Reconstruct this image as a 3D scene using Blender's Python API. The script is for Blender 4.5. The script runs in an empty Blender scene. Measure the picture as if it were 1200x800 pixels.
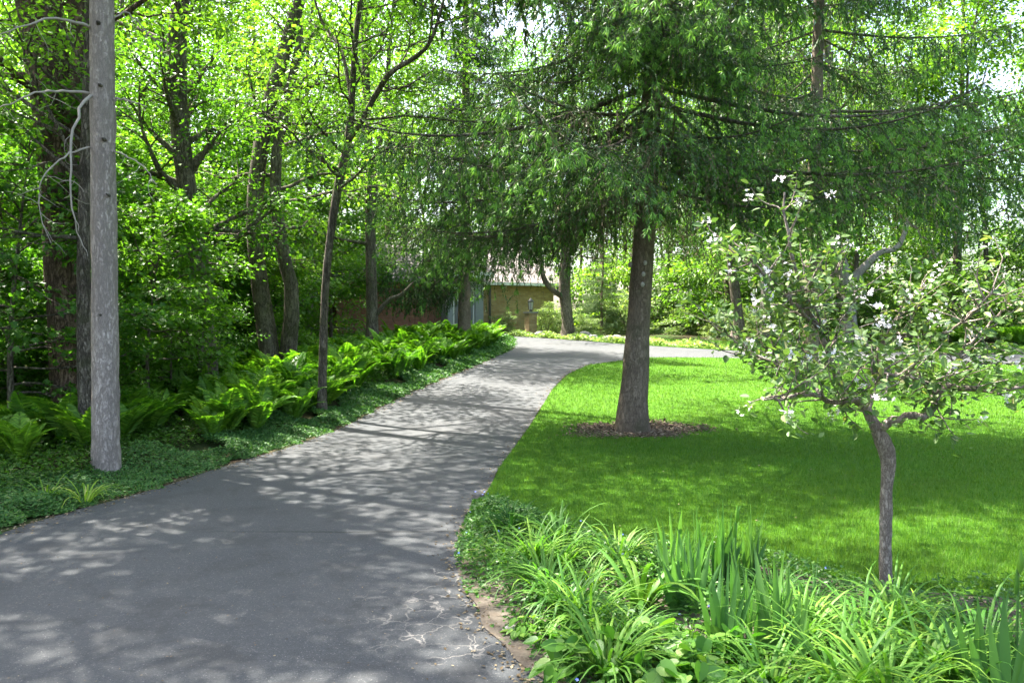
import bpy, math, random
import numpy as np
from mathutils import Vector, Matrix

# ------------------------------------------------------------------ camera, sky, sun, exposure
scene = bpy.context.scene
COL = scene.collection
R = math.radians
EYE = 1.65
FPX = 942.0                                    # focal length in pixels of the 1200 wide photograph
PITCH = math.atan(15 / FPX)
cam_d = bpy.data.cameras.new('camera')
cam_d.sensor_width = 36.0
cam_d.lens = 36.0 * FPX / 1200
cam_d.clip_start = 0.05
cam_d.clip_end = 600
cam = bpy.data.objects.new('camera', cam_d)
COL.objects.link(cam)
cam.location = (0, 0, EYE)
cam.rotation_euler = (math.pi / 2 - PITCH, 0, 0)
scene.camera = cam

SUN_EL = R(60)
SUN_H = (-0.78, 0.63)
TOSUN = Vector((SUN_H[0] * math.cos(SUN_EL), SUN_H[1] * math.cos(SUN_EL), math.sin(SUN_EL)))
world = bpy.data.worlds.new('World')
scene.world = world
world.use_nodes = True
wn = world.node_tree
bg = wn.nodes['Background']
sky = wn.nodes.new('ShaderNodeTexSky')
sky.sky_type = 'NISHITA'
sky.sun_disc = False
sky.sun_elevation = SUN_EL
sky.sun_rotation = math.atan2(SUN_H[0], SUN_H[1])
sky.air_density = 1.0
sky.dust_density = 5.0
sky.ozone_density = 0.5
wn.links.new(sky.outputs[0], bg.inputs['Color'])
bg.inputs['Strength'].default_value = 0.13
sun_d = bpy.data.lights.new('sun', 'SUN')
sun_d.energy = 5.0
sun_d.angle = R(0.53)
sun_d.color = (1.0, 0.95, 0.86)
sun = bpy.data.objects.new('sun', sun_d)
COL.objects.link(sun)
sun.location = (0, 0, 60)
sun.rotation_euler = TOSUN.to_track_quat('Z', 'Y').to_euler()

vs = scene.view_settings
vs.view_transform = 'Standard'
vs.look = 'None'
vs.gamma = 1.0
vs.use_curve_mapping = False
vs.exposure = 2.75
cy = scene.cycles
cy.max_bounces = 8
cy.diffuse_bounces = 5
cy.glossy_bounces = 2
cy.transmission_bounces = 6
cy.transparent_max_bounces = 8
cy.use_denoising = True
cy.sample_clamp_indirect = 8
cy.caustics_reflective = False
cy.caustics_refractive = False

# ------------------------------------------------------------------ object helpers
def tag(o, label=None, cat=None, group=None, kind=None):
    if label: o['label'] = label
    if cat: o['category'] = cat
    if group: o['group'] = group
    if kind: o['kind'] = kind
    return o

def thing(name, label, cat, loc=(0, 0, 0), rotz=0.0, group=None):
    o = bpy.data.objects.new(name, None)
    o.empty_display_size = 0.2
    COL.objects.link(o)
    o.location = loc
    o.rotation_euler = (0, 0, rotz)
    return tag(o, label, cat, group)

def copy_tree(o, parent=None):
    c = o.copy()
    COL.objects.link(c)
    if parent is not None:
        c.parent = parent
    for ch in list(o.children):
        copy_tree(ch, c)
    return c

class Acc:
    """collects vertices and polygons of several sizes, builds ONE mesh"""
    def __init__(self):
        self.v = []; self.n = 0; self.f = []; self.m = []; self.s = []
    def add(self, V, F, mat=0, smooth=False):
        V = np.asarray(V, dtype=np.float32).reshape(-1, 3)
        if isinstance(F, np.ndarray): F = [F]
        elif len(F) and not isinstance(F[0], np.ndarray):
            d = {}
            for q in F: d.setdefault(len(q), []).append(q)
            F = [np.array(x, dtype=np.int64) for x in d.values()]
        for f in F:
            if len(f) == 0: continue
            self.f.append(f.astype(np.int64) + self.n)
            self.m.append(mat if isinstance(mat, np.ndarray) else np.full(len(f), mat, dtype=np.int32))
            self.s.append(np.full(len(f), smooth, dtype=bool))
        self.v.append(V); self.n += len(V)
        return self
    def merge(self, other, M=None, mats=None):
        V = np.concatenate(other.v)
        if M is not None: V = V @ M[:3, :3].T + M[:3, 3]
        for f, m, s in zip(other.f, other.m, other.s):
            self.f.append(f + self.n); self.m.append(m); self.s.append(s)
        self.v.append(V.astype(np.float32)); self.n += len(V)
    def mesh(self, name, mats):
        V = np.concatenate(self.v).astype(np.float32)
        me = bpy.data.meshes.new(name)
        li = np.concatenate([f.ravel() for f in self.f]).astype(np.int32)
        sizes = np.concatenate([np.full(len(f), f.shape[1], dtype=np.int32) for f in self.f])
        ls = np.concatenate([[0], np.cumsum(sizes)[:-1]]).astype(np.int32)
        me.vertices.add(len(V)); me.loops.add(len(li)); me.polygons.add(len(sizes))
        me.vertices.foreach_set('co', V.ravel())
        me.loops.foreach_set('vertex_index', li)
        me.polygons.foreach_set('loop_start', ls)
        for mt in mats: me.materials.append(mt)
        me.polygons.foreach_set('material_index', np.concatenate(self.m).astype(np.int32))
        me.polygons.foreach_set('use_smooth', np.concatenate(self.s))
        me.update(calc_edges=True)
        return me
    def build(self, name, mats, parent=None):
        if not isinstance(mats, (list, tuple)): mats = [mats]
        o = bpy.data.objects.new(name, self.mesh(name, mats))
        COL.objects.link(o)
        if parent is not None: o.parent = parent
        return o

def norm(a):
    return a / np.maximum(np.linalg.norm(a, axis=-1, keepdims=True), 1e-9)

def frames(d, n):
    """rotation matrices with +Y along d and +Z near n"""
    d = norm(d)
    s = norm(np.cross(d, n))
    n2 = np.cross(s, d)
    return np.stack([s, d, n2], axis=-1)

def inst(acc, tpl, P, Rm, S, mat=0):
    tv, tf = tpl
    P = np.asarray(P); n = len(P)
    if n == 0: return
    S = np.asarray(S, dtype=float)
    if S.ndim == 1: S = np.repeat(S[:, None], 3, axis=1)
    V = np.einsum('nij,nkj->nki', Rm, tv[None] * S[:, None, :]) + P[:, None, :]
    k = len(tv)
    off = (np.arange(n) * k)[:, None, None]
    F = [(np.asarray(f)[None] + off).reshape(-1, np.asarray(f).shape[1]) for f in tf]
    if isinstance(mat, np.ndarray):
        a = Acc()
        base = acc.n
        for f, t in zip(F, tf):
            acc.f.append(f + base); acc.m.append(np.repeat(mat, len(t)).astype(np.int32)); acc.s.append(np.zeros(len(f), dtype=bool))
        acc.v.append(V.reshape(-1, 3).astype(np.float32)); acc.n += n * k
    else:
        acc.add(V.reshape(-1, 3), F, mat)

def tube(acc, pts, radii, sides=6, mat=0, rough=0.0, rng=None, cap=False):
    pts = np.asarray(pts, float); m = len(pts)
    radii = np.broadcast_to(np.asarray(radii, float), (m,))
    t = np.gradient(pts, axis=0); t = norm(t)
    ref = np.array([0.31, 0.95, 0.07]) if abs(t[0][2]) > 0.6 else np.array([0.05, 0.03, 1.0])
    a = norm(np.cross(t, ref)); b = np.cross(t, a)
    ang = np.linspace(0, 2 * np.pi, sides, endpoint=False)
    rr = radii[:, None] * np.ones((m, sides))
    if rough and rng is not None:
        rr = rr * (1 + rough * rng.normal(size=(m, sides)))
    V = pts[:, None] + rr[..., None] * (a[:, None] * np.cos(ang)[None, :, None] + b[:, None] * np.sin(ang)[None, :, None])
    i = np.arange(m - 1)[:, None] * sides; j = np.arange(sides)[None]; j2 = (j + 1) % sides
    F = np.stack([i + j, i + j2, i + sides + j2, i + sides + j], axis=-1).reshape(-1, 4)
    acc.add(V.reshape(-1, 3), [F], mat, True)
    if cap:
        acc.add(V[-1], [np.arange(sides)[None]], mat)
        acc.add(V[0], [np.arange(sides)[None, ::-1]], mat)

def smooth_path(pts, n):
    """Catmull-Rom through pts"""
    P = np.asarray(pts, float)
    P = np.vstack([2 * P[0] - P[1], P, 2 * P[-1] - P[-2]])
    out = []
    seg = len(P) - 3
    for u in np.linspace(0, seg - 1e-6, n):
        i = int(u); t = u - i
        p0, p1, p2, p3 = P[i:i + 4]
        out.append(0.5 * ((2 * p1) + (-p0 + p2) * t + (2 * p0 - 5 * p1 + 4 * p2 - p3) * t * t + (-p0 + 3 * p1 - 3 * p2 + p3) * t ** 3))
    return np.array(out)

def box(acc, x0, x1, y0, y1, z0, z1, mat=0):
    V = [(x0, y0, z0), (x1, y0, z0), (x1, y1, z0), (x0, y1, z0), (x0, y0, z1), (x1, y0, z1), (x1, y1, z1), (x0, y1, z1)]
    acc.add(V, np.array([(0, 3, 2, 1), (4, 5, 6, 7), (0, 1, 5, 4), (1, 2, 6, 5), (2, 3, 7, 6), (3, 0, 4, 7)]), mat)

# ------------------------------------------------------------------ terrain profile and pixel rays
_tab_y = np.arange(-60, 220, 0.1)
_tab_z = np.interp(_tab_y, [-60, 0, 8.5, 12.6, 15.5, 19.5, 24, 28, 32, 36, 42, 60, 120, 220],
                   [0, 0, 0.0, .05, .25, .51, .76, .96, 1.15, 1.33, 1.52, 2.0, 3.8, 6.0])
_k = np.ones(21) / 21
_tab_z = np.convolve(np.pad(_tab_z, 10, mode='edge'), _k, mode='valid')
def zb(Y): return np.interp(Y, _tab_y, _tab_z)

def ray(px, py):
    u, v = (px - 600) / FPX, (400 - py) / FPX
    f = np.array([0, math.cos(PITCH), -math.sin(PITCH)]); up = np.array([0, math.sin(PITCH), math.cos(PITCH)])
    d = f + up * v + np.array([u, 0, 0])
    return d / d[1]
def at(px, py, Y):
    return np.array([0, 0, EYE]) + ray(px, py) * Y
def ground(px, py):
    d = ray(px, py)
    for Y in np.arange(2.0, 120, 0.02):
        if EYE + d[2] * Y <= zb(Y): return np.array([d[0] * Y, Y, float(zb(Y))])
    return d * 120

LE_px = [(0, 627), (60, 607), (170, 578), (270, 545), (335, 526), (400, 502), (475, 464), (519, 445), (562, 427), (598, 411), (604, 404), (598, 394)]
RE_px = [(627, 800), (614, 780), (575, 735), (552, 696), (539, 654), (543, 625), (559, 595), (578, 569), (584, 551), (616, 507), (634, 479), (647, 457), (666, 439), (690, 428), (760, 419.5), (830, 419.5), (900, 421)]
FE_px = [(598, 394), (660, 398), (740, 404), (830, 409.5), (900, 412.5)]
LE = np.array([(-7.5, -25, 0), (-5.2, -5, 0), (-4.6, 2.5, 0)] + [ground(*p) for p in LE_px])
RE = np.array([(1.6, -25, 0), (1.5, -5, 0), (.55, 2.4, 0)] + [ground(*p) for p in RE_px] + [(10.5, 23.0, 0), (15, 21.5, 0), (30, 19, 0)])
FE = np.array([ground(*p) for p in FE_px] + [(11.5, 26.6, 0), (16, 25.3, 0), (31, 22.5, 0)])
def xl(Y):
    return np.interp(Y, LE[:-1, 1], LE[:-1, 0])
def sm(t):
    t = np.clip(t, 0, 1); return t * t * (3 - 2 * t)
def tz(x, Y):
    x = np.asarray(x, float); Y = np.asarray(Y, float)
    d = xl(Y) - x
    fade = 1 - sm((Y - 29) / 5)
    z = zb(Y) + 0.16 * sm((d - .45) / .9) * fade
    z = z + fade * sm((d - 2) / 3) * (0.07 * np.sin(x * 1.3 + Y * .7) + .05 * np.sin(Y * 1.9 - x * .4) - .10)
    return z
def gz(x, y): return float(tz(x, y))

# ------------------------------------------------------------------ materials
def new_mat(name):
    m = bpy.data.materials.new(name); m.use_nodes = True
    nt = m.node_tree; nt.nodes.clear()
    out = nt.nodes.new('ShaderNodeOutputMaterial')
    return m, nt, out
def N(nt, t, **kw):
    n = nt.nodes.new(t)
    for k, v in kw.items():
        if k.startswith('i_'): n.inputs[k[2:].replace('_', ' ')].default_value = v
        else: setattr(n, k, v)
    return n
def col(c): return (c[0], c[1], c[2], 1.0)
def ramp(nt, fac, stops):
    r = N(nt, 'ShaderNodeValToRGB')
    els = r.color_ramp.elements
    while len(els) < len(stops): els.new(0.5)
    for e, (p, c) in zip(els, stops):
        e.position = p; e.color = col(c) if len(c) == 3 else c
    nt.links.new(fac, r.inputs[0])
    return r.outputs[0]
def mixc(nt, fac, a, b, mode='MIX'):
    m = N(nt, 'ShaderNodeMix', data_type='RGBA', blend_type=mode)
    for k, v in ((0, fac), (6, a), (7, b)):
        if hasattr(v, 'links'): nt.links.new(v, m.inputs[k])
        elif k == 0: m.inputs[0].default_value = v
        else: m.inputs[k].default_value = col(v)
    return m.outputs[2]
def coords(nt, scale=(1, 1, 1), kind='Object'):
    tc = N(nt, 'ShaderNodeTexCoord'); mp = N(nt, 'ShaderNodeMapping')
    mp.inputs['Scale'].default_value = scale
    nt.links.new(tc.outputs[kind], mp.inputs['Vector'])
    return mp.outputs[0]
def noise(nt, vec, scale, detail=4, rough=.55, dist=0.0):
    n = N(nt, 'ShaderNodeTexNoise'); n.inputs['Scale'].default_value = scale
    n.inputs['Detail'].default_value = detail; n.inputs['Roughness'].default_value = rough
    n.inputs['Distortion'].default_value = dist
    nt.links.new(vec, n.inputs['Vector'])
    return n.outputs['Fac']
def math_n(nt, op, a, b=None):
    m = N(nt, 'ShaderNodeMath', operation=op)
    for k, v in ((0, a), (1, b)):
        if v is None: continue
        if hasattr(v, 'links'): nt.links.new(v, m.inputs[k])
        else: m.inputs[k].default_value = v
    return m.outputs[0]
def finish(nt, out, colour, rough=.8, bump=None, bstr=.5, bdist=.02, spec=.3):
    b = N(nt, 'ShaderNodeBsdfPrincipled')
    if hasattr(colour, 'links'): nt.links.new(colour, b.inputs['Base Color'])
    else: b.inputs['Base Color'].default_value = col(colour)
    if hasattr(rough, 'links'): nt.links.new(rough, b.inputs['Roughness'])
    else: b.inputs['Roughness'].default_value = rough
    b.inputs['Specular IOR Level'].default_value = spec
    if bump is not None:
        bn = N(nt, 'ShaderNodeBump'); bn.inputs['Strength'].default_value = bstr; bn.inputs['Distance'].default_value = bdist
        nt.links.new(bump, bn.inputs['Height']); nt.links.new(bn.outputs[0], b.inputs['Normal'])
    nt.links.new(b.outputs[0], out.inputs[0])
    return b

def leaf_mat(name, stops, trans=.42, tint=(1.2, 1.35, .5), rough=.45, spec=.35, objvar=.25, mottle=None):
    m, nt, out = new_mat(name)
    g = N(nt, 'ShaderNodeNewGeometry')
    c = ramp(nt, g.outputs['Random Per Island'], stops)
    oi = N(nt, 'ShaderNodeObjectInfo')
    hv = N(nt, 'ShaderNodeHueSaturation')
    v = N(nt, 'ShaderNodeMapRange'); nt.links.new(oi.outputs['Random'], v.inputs[0])
    v.inputs[3].default_value = 1 - objvar; v.inputs[4].default_value = 1 + objvar
    nt.links.new(v.outputs[0], hv.inputs['Value'])
    h = N(nt, 'ShaderNodeMapRange'); nt.links.new(oi.outputs['Random'], h.inputs[0])
    h.inputs[3].default_value = .5 + .03 * objvar; h.inputs[4].default_value = .5 - .07 * objvar
    nt.links.new(h.outputs[0], hv.inputs['Hue'])
    nt.links.new(c, hv.inputs['Color'])
    c = hv.outputs[0]
    if mottle is not None:
        vv = coords(nt)
        c = mixc(nt, ramp(nt, noise(nt, vv, .9, 4, .6), [(.42, (0, 0, 0)), (.70, (.4, .4, .4))]), c, mottle)
        c = mixc(nt, ramp(nt, noise(nt, vv, 4.5, 4, .7), [(.52, (0, 0, 0)), (.76, (.35, .35, .35))]), c, tuple(x * .55 for x in mottle))
    b = N(nt, 'ShaderNodeBsdfPrincipled'); b.inputs['Roughness'].default_value = rough
    b.inputs['Specular IOR Level'].default_value = spec
    nt.links.new(c, b.inputs['Base Color'])
    t = N(nt, 'ShaderNodeBsdfTranslucent')
    nt.links.new(mixc(nt, 1.0, c, tint, 'MULTIPLY'), t.inputs['Color'])
    mx = N(nt, 'ShaderNodeMixShader'); mx.inputs[0].default_value = trans
    nt.links.new(b.outputs[0], mx.inputs[1]); nt.links.new(t.outputs[0], mx.inputs[2])
    nt.links.new(mx.outputs[0], out.inputs[0])
    return m

def bark_mat(name, dark, mid, light, plate=9.0, stretch=.28, bstr=.9, bdist=.03, moss=None):
    m, nt, out = new_mat(name)
    vec = coords(nt, (1, 1, stretch))
    f1 = noise(nt, vec, plate * .9, 7, .66, .25)
    f2 = noise(nt, coords(nt, (1, 1, stretch * 1.7)), plate * 2.1, 6, .66, .2)
    rd = math_n(nt, 'MINIMUM', math_n(nt, 'ABSOLUTE', math_n(nt, 'SUBTRACT', f1, .5)), math_n(nt, 'ADD', math_n(nt, 'ABSOLUTE', math_n(nt, 'SUBTRACT', f2, .5)), .012))
    fiss = ramp(nt, rd, [(0.0, (.15, .15, .15)), (.05, (1, 1, 1))])
    n1 = noise(nt, vec, plate * 3, 6, .65)
    n2 = noise(nt, coords(nt, (1, 1, .6)), 1.7, 3)
    c = mixc(nt, n1, mid, light)
    c = mixc(nt, ramp(nt, n2, [(.35, (0, 0, 0)), (.7, (1, 1, 1))]), c, mixc(nt, n1, dark, mid))
    c = mixc(nt, fiss, dark, c)
    if moss is not None:
        n3 = noise(nt, coords(nt), 2.2, 5)
        c = mixc(nt, ramp(nt, n3, [(.52, (0, 0, 0)), (.68, (.7, .7, .7))]), c, moss)
    hgt = math_n(nt, 'ADD', math_n(nt, 'MULTIPLY', fiss, .7), math_n(nt, 'MULTIPLY', n1, .6))
    finish(nt, out, c, .9, hgt, bstr, bdist, .15)
    return m

def plain_mat(name, c, rough=.6, var=.0, scale=6, spec=.4, metallic=0.0):
    m, nt, out = new_mat(name)
    if var:
        n = noise(nt, coords(nt), scale, 5)
        c2 = mixc(nt, n, tuple(x * (1 - var) for x in c), tuple(min(1, x * (1 + var)) for x in c))
        b = finish(nt, out, c2, rough, n, .3, .01, spec)
    else:
        b = finish(nt, out, c, rough, spec=spec)
    b.inputs['Metallic'].default_value = metallic
    return m

M = {}
M['leaf_near'] = leaf_mat('maple leaves', [(0, (.06, .155, .016)), (.5, (.09, .22, .022)), (1, (.12, .26, .028))], .48)
M['leaf_mid'] = leaf_mat('woodland leaves', [(0, (.055, .14, .016)), (.5, (.085, .20, .022)), (1, (.13, .26, .032))], .48)
M['leaf_far'] = leaf_mat('far leaves', [(0, (.06, .15, .018)), (.5, (.10, .22, .025)), (1, (.18, .30, .04))], .5)
M['leaf_dark'] = leaf_mat('dark leaves', [(0, (.04, .11, .012)), (1, (.08, .19, .02))], .45)
M['leaf_canopy'] = leaf_mat('canopy leaves', [(0, (.04, .11, .013)), (1, (.09, .20, .02))], .45)
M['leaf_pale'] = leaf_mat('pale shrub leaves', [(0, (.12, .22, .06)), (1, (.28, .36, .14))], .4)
M['leaf_crab'] = leaf_mat('crabapple leaves', [(0, (.04, .095, .028)), (.6, (.075, .145, .042)), (.93, (.11, .185, .055)), (1, (.20, .21, .09))], .30, rough=.5, spec=.22)
M['petal'] = leaf_mat('blossom petals', [(0, (.78, .70, .72)), (1, (.85, .84, .86))], .3, (1, 1, 1), .6, .2, 0)
M['needle'] = leaf_mat('spruce needles', [(0, (.020, .056, .013)), (.6, (.034, .085, .018)), (1, (.06, .125, .026))], .28, (1.3, 1.3, .7), .5, .35)
M['needle_tip'] = leaf_mat('new spruce growth', [(0, (.075, .22, .038)), (1, (.16, .34, .06))], .38, (1.2, 1.2, .7), .5, .3)
M['needle_dry'] = leaf_mat('dry lichen twigs', [(0, (.09, .07, .045)), (1, (.19, .17, .11))], .15, (1, 1, 1), .9, .1)
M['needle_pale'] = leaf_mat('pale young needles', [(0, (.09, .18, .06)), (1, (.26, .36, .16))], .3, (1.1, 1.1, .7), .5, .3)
M['fern'] = leaf_mat('fern fronds', [(0, (.07, .19, .014)), (.6, (.11, .27, .02)), (1, (.19, .36, .035))], .48)
M['vinca'] = leaf_mat('periwinkle leaves', [(0, (.03, .10, .024)), (.7, (.06, .16, .036)), (1, (.10, .21, .05))], .3, rough=.5, spec=.25)
M['lily'] = leaf_mat('daylily leaves', [(0, (.055, .165, .024)), (.7, (.095, .235, .03)), (1, (.17, .31, .04))], .42, rough=.5, spec=.22)
M['lily_dark'] = leaf_mat('dark daylily leaves', [(0, (.03, .11, .02)), (1, (.06, .17, .028))], .4, rough=.5, spec=.22)
M['lily_yellow'] = leaf_mat('yellow green daylily leaves', [(0, (.10, .24, .025)), (.8, (.2, .34, .04)), (1, (.38, .42, .14))], .45, rough=.5, spec=.22)
M['iris'] = leaf_mat('iris leaves', [(0, (.055, .15, .042)), (1, (.10, .23, .055))], .35, rough=.42, spec=.45)
M['heart'] = leaf_mat('round bed leaves', [(0, (.06, .18, .022)), (.7, (.11, .26, .03)), (1, (.2, .34, .06))], .42, rough=.45)
M['bedcover'] = leaf_mat('bed cover leaves', [(0, (.035, .12, .02)), (.7, (.075, .19, .03)), (1, (.15, .28, .05))], .35, rough=.42)
M['blue'] = plain_mat('blue petals', (.22, .28, .75), .6)
M['grass'] = leaf_mat('lawn grass', [(0, (.036, .125, .008)), (.6, (.064, .175, .010)), (1, (.12, .22, .022))], .42, (1.3, 1.25, .5), .45, .3, 0, (.085, .135, .016))
M['pine_bark'] = bark_mat('pine bark', (.24, .20, .17), (.40, .33, .275), (.54, .465, .405), 20, .24, .9, .014)
M['spruce_bark'] = bark_mat('spruce bark', (.10, .075, .055), (.23, .175, .125), (.35, .285, .215), 20, .3, .9, .02, (.09, .095, .05))
M['oak_bark'] = bark_mat('brown furrowed bark', (.045, .03, .022), (.17, .115, .075), (.27, .19, .13), 11, .22, 1.0, .03)
M['wood_bark'] = bark_mat('grey brown bark', (.035, .028, .021), (.20, .165, .125), (.33, .285, .22), 14, .22, 1.0, .025, (.07, .085, .03))
M['crab_bark'] = bark_mat('crabapple bark', (.10, .075, .06), (.34, .275, .225), (.50, .44, .385), 30, .35, 1.0, .008)
M['pale_bark'] = bark_mat('pale bark', (.14, .12, .10), (.30, .27, .23), (.42, .39, .34), 14, .4, .8, .02)
M['deadwood'] = plain_mat('dead twig wood', (.33, .29, .24), .9, .35, 9, .1)
M['cut_wood'] = plain_mat('healed branch scar', (.36, .33, .29), .9, .3, 30, .1)

# ground sheets
m, nt, out = new_mat('woodland soil')
v = coords(nt)
a = noise(nt, v, .8, 5); b_ = noise(nt, v, 14, 6, .7); c_ = noise(nt, v, 55, 4, .7)
c = mixc(nt, b_, (.025, .018, .011), (.085, .06, .036))
c = mixc(nt, ramp(nt, a, [(.42, (0, 0, 0)), (.62, (1, 1, 1))]), c, mixc(nt, c_, (.022, .045, .010), (.05, .09, .018)))
finish(nt, out, c, .95, math_n(nt, 'ADD', b_, c_), .8, .04, .1)
M['soil'] = m

m, nt, out = new_mat('asphalt')
v = coords(nt)
big = noise(nt, v, .55, 4); fine = noise(nt, v, 190, 2, .8); mid = noise(nt, v, 26, 5, .7)
peb = N(nt, 'ShaderNodeTexVoronoi'); peb.inputs['Scale'].default_value = 105; nt.links.new(v, peb.inputs['Vector'])
c = mixc(nt, ramp(nt, fine, [(.3, (0, 0, 0)), (.7, (1, 1, 1))]), (.017, .0205, .0235), (.070, .075, .079))
c = mixc(nt, ramp(nt, big, [(.35, (0, 0, 0)), (.7, (.6, .6, .6))]), c, mixc(nt, mid, (.040, .043, .045), (.095, .093, .09)))
psep = N(nt, 'ShaderNodeSeparateColor'); nt.links.new(peb.outputs['Color'], psep.inputs[0])
pm = ramp(nt, psep.outputs[0], [(.90, (0, 0, 0)), (.96, (.5, .5, .5))])
pd = ramp(nt, peb.outputs['Distance'], [(.25, (1, 1, 1)), (.4, (0, 0, 0))])
c = mixc(nt, math_n(nt, 'MULTIPLY', pm, pd), c, (.30, .29, .27))
# crazing near the lower right edge: pale network of cracks
wv = N(nt, 'ShaderNodeTexNoise'); wv.inputs['Scale'].default_value = 7; wv.inputs['Detail'].default_value = 4
nt.links.new(v, wv.inputs['Vector'])
va = N(nt, 'ShaderNodeMix', data_type='VECTOR'); va.inputs[0].default_value = .2
nt.links.new(v, va.inputs[4]); nt.links.new(wv.outputs['Color'], va.inputs[5])
ck = N(nt, 'ShaderNodeTexVoronoi', feature='DISTANCE_TO_EDGE'); ck.inputs['Scale'].default_value = 6.5
nt.links.new(va.outputs[1], ck.inputs['Vector'])
crack = ramp(nt, ck.outputs['Distance'], [(.018, (1, 1, 1)), (.04, (0, 0, 0))])
sp = N(nt, 'ShaderNodeSeparateXYZ'); nt.links.new(v, sp.inputs[0])
dx = math_n(nt, 'MULTIPLY', math_n(nt, 'SUBTRACT', sp.outputs[0], -.25), .95)
dy = math_n(nt, 'MULTIPLY', math_n(nt, 'SUBTRACT', sp.outputs[1], 4.75), .62)
rr = math_n(nt, 'SQRT', math_n(nt, 'ADD', math_n(nt, 'MULTIPLY', dx, dx), math_n(nt, 'MULTIPLY', dy, dy)))
msk = math_n(nt, 'ADD', rr, math_n(nt, 'MULTIPLY', noise(nt, v, 2.6, 3), .9))
msk = ramp(nt, msk, [(.85, (.8, .8, .8)), (1.4, (0, 0, 0))])
brk = ramp(nt, noise(nt, v, 5, 2), [(.36, (0, 0, 0)), (.52, (1, 1, 1))])
crk = math_n(nt, 'MULTIPLY', math_n(nt, 'MULTIPLY', crack, msk), brk)
c = mixc(nt, crk, c, (.21, .195, .175))
# the seam across the drive
sl = math_n(nt, 'ABSOLUTE', math_n(nt, 'ADD', math_n(nt, 'SUBTRACT', sp.outputs[1], 6.47), math_n(nt, 'MULTIPLY', math_n(nt, 'SUBTRACT', noise(nt, v, 1.2, 5), .5), .16)))
sx = ramp(nt, sp.outputs[0], [(0, (0, 0, 0)), (1, (1, 1, 1))])
xm = N(nt, 'ShaderNodeMapRange'); nt.links.new(sp.outputs[0], xm.inputs[0]); xm.inputs[1].default_value = -2.9; xm.inputs[2].default_value = -1.6
seam = math_n(nt, 'MULTIPLY', ramp(nt, sl, [(.008, (1, 1, 1)), (.03, (0, 0, 0))]), xm.outputs[0])
c = mixc(nt, math_n(nt, 'MULTIPLY', seam, .8), c, (.016, .017, .017))
sp2 = noise(nt, v, 62, 3, .75)
c = mixc(nt, ramp(nt, sp2, [(.56, (0, 0, 0)), (.72, (.55, .55, .55))]), c, (.15, .15, .145))
st = noise(nt, v, 2.3, 6, .7, .5)
c = mixc(nt, ramp(nt, st, [(.36, (.5, .5, .5)), (.5, (0, 0, 0))]), c, (.028, .029, .03))
hg = math_n(nt, 'SUBTRACT', math_n(nt, 'ADD', fine, math_n(nt, 'MULTIPLY', mid, .5)), math_n(nt, 'MULTIPLY', crk, 1.2))
finish(nt, out, c, .82, hg, .55, .006, .3)
M['asphalt'] = m

m, nt, out = new_mat('lawn turf')
v = coords(nt)
g1 = noise(nt, v, 1.1, 4); g2 = noise(nt, v, 40, 5, .7)
c = mixc(nt, g2, (.025, .075, .004), (.065, .15, .008))
c = mixc(nt, ramp(nt, g1, [(.35, (0, 0, 0)), (.75, (.45, .45, .45))]), c, (.07, .19, .014))
finish(nt, out, c, .9, g2, .8, .03, .1)
M['turf'] = m

m, nt, out = new_mat('bed soil')
v = coords(nt)
g1 = noise(nt, v, 9, 6, .7); g2 = noise(nt, v, 70, 4, .7)
c = mixc(nt, g2, (.035, .027, .02), (.15, .122, .095)); c = mixc(nt, ramp(nt, g1, [(.42, (0, 0, 0)), (.62, (1, 1, 1))]), c, mixc(nt, g2, (.06, .05, .04), (.20, .175, .14)))
finish(nt, out, c, .95, math_n(nt, 'ADD', g1, g2), .4, .01, .1)
M['bed'] = m
M['chip'] = leaf_mat('bark chips', [(0, (.05, .036, .024)), (.6, (.13, .095, .065)), (1, (.26, .21, .15))], .02, (1, 1, 1), .95, .1, 0)
M['litter'] = leaf_mat('fallen leaf litter', [(0, (.08, .06, .035)), (.6, (.17, .13, .08)), (1, (.30, .25, .16))], .15, (1, 1, 1), .9, .1, 0)
M['stone'] = plain_mat('grey stone', (.30, .28, .25), .9, .4, 5, .2)

def brick_mat(name, c1, c2, mortar, sc=1.0):
    m, nt, out = new_mat(name)
    tc = N(nt, 'ShaderNodeTexCoord'); sp = N(nt, 'ShaderNodeSeparateXYZ'); nt.links.new(tc.outputs['Object'], sp.inputs[0])
    cb = N(nt, 'ShaderNodeCombineXYZ')
    nt.links.new(math_n(nt, 'ADD', sp.outputs[0], sp.outputs[1]), cb.inputs[0]); nt.links.new(sp.outputs[2], cb.inputs[1])
    br = N(nt, 'ShaderNodeTexBrick'); nt.links.new(cb.outputs[0], br.inputs['Vector'])
    br.inputs['Color1'].default_value = col(c1); br.inputs['Color2'].default_value = col(c2); br.inputs['Mortar'].default_value = col(mortar)
    br.inputs['Scale'].default_value = sc; br.inputs['Brick Width'].default_value = .3; br.inputs['Row Height'].default_value = .11
    br.inputs['Mortar Size'].default_value = .012; br.inputs['Bias'].default_value = .0
    n1 = noise(nt, tc.outputs['Object'], 3.5, 5, .65)
    c = mixc(nt, ramp(nt, n1, [(.3, (0, 0, 0)), (.75, (.7, .7, .7))]), br.outputs['Color'], tuple(x * .62 for x in c2))
    finish(nt, out, c, .9, br.outputs['Fac'], -.4, .01, .2)
    return m
M['yellow_brick'] = brick_mat('yellow brick', (.58, .43, .22), (.38, .25, .12), (.36, .30, .22))
M['red_brick'] = brick_mat('red brick', (.32, .15, .085), (.24, .10, .06), (.22, .17, .13))
M['shingle'] = plain_mat('weathered shingles', (.17, .15, .145), .9, .3, 9, .15)
M['white_trim'] = plain_mat('white trim', (.72, .72, .70), .5)
M['grey_trim'] = plain_mat('grey painted wood', (.25, .27, .28), .6, .1)
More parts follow.
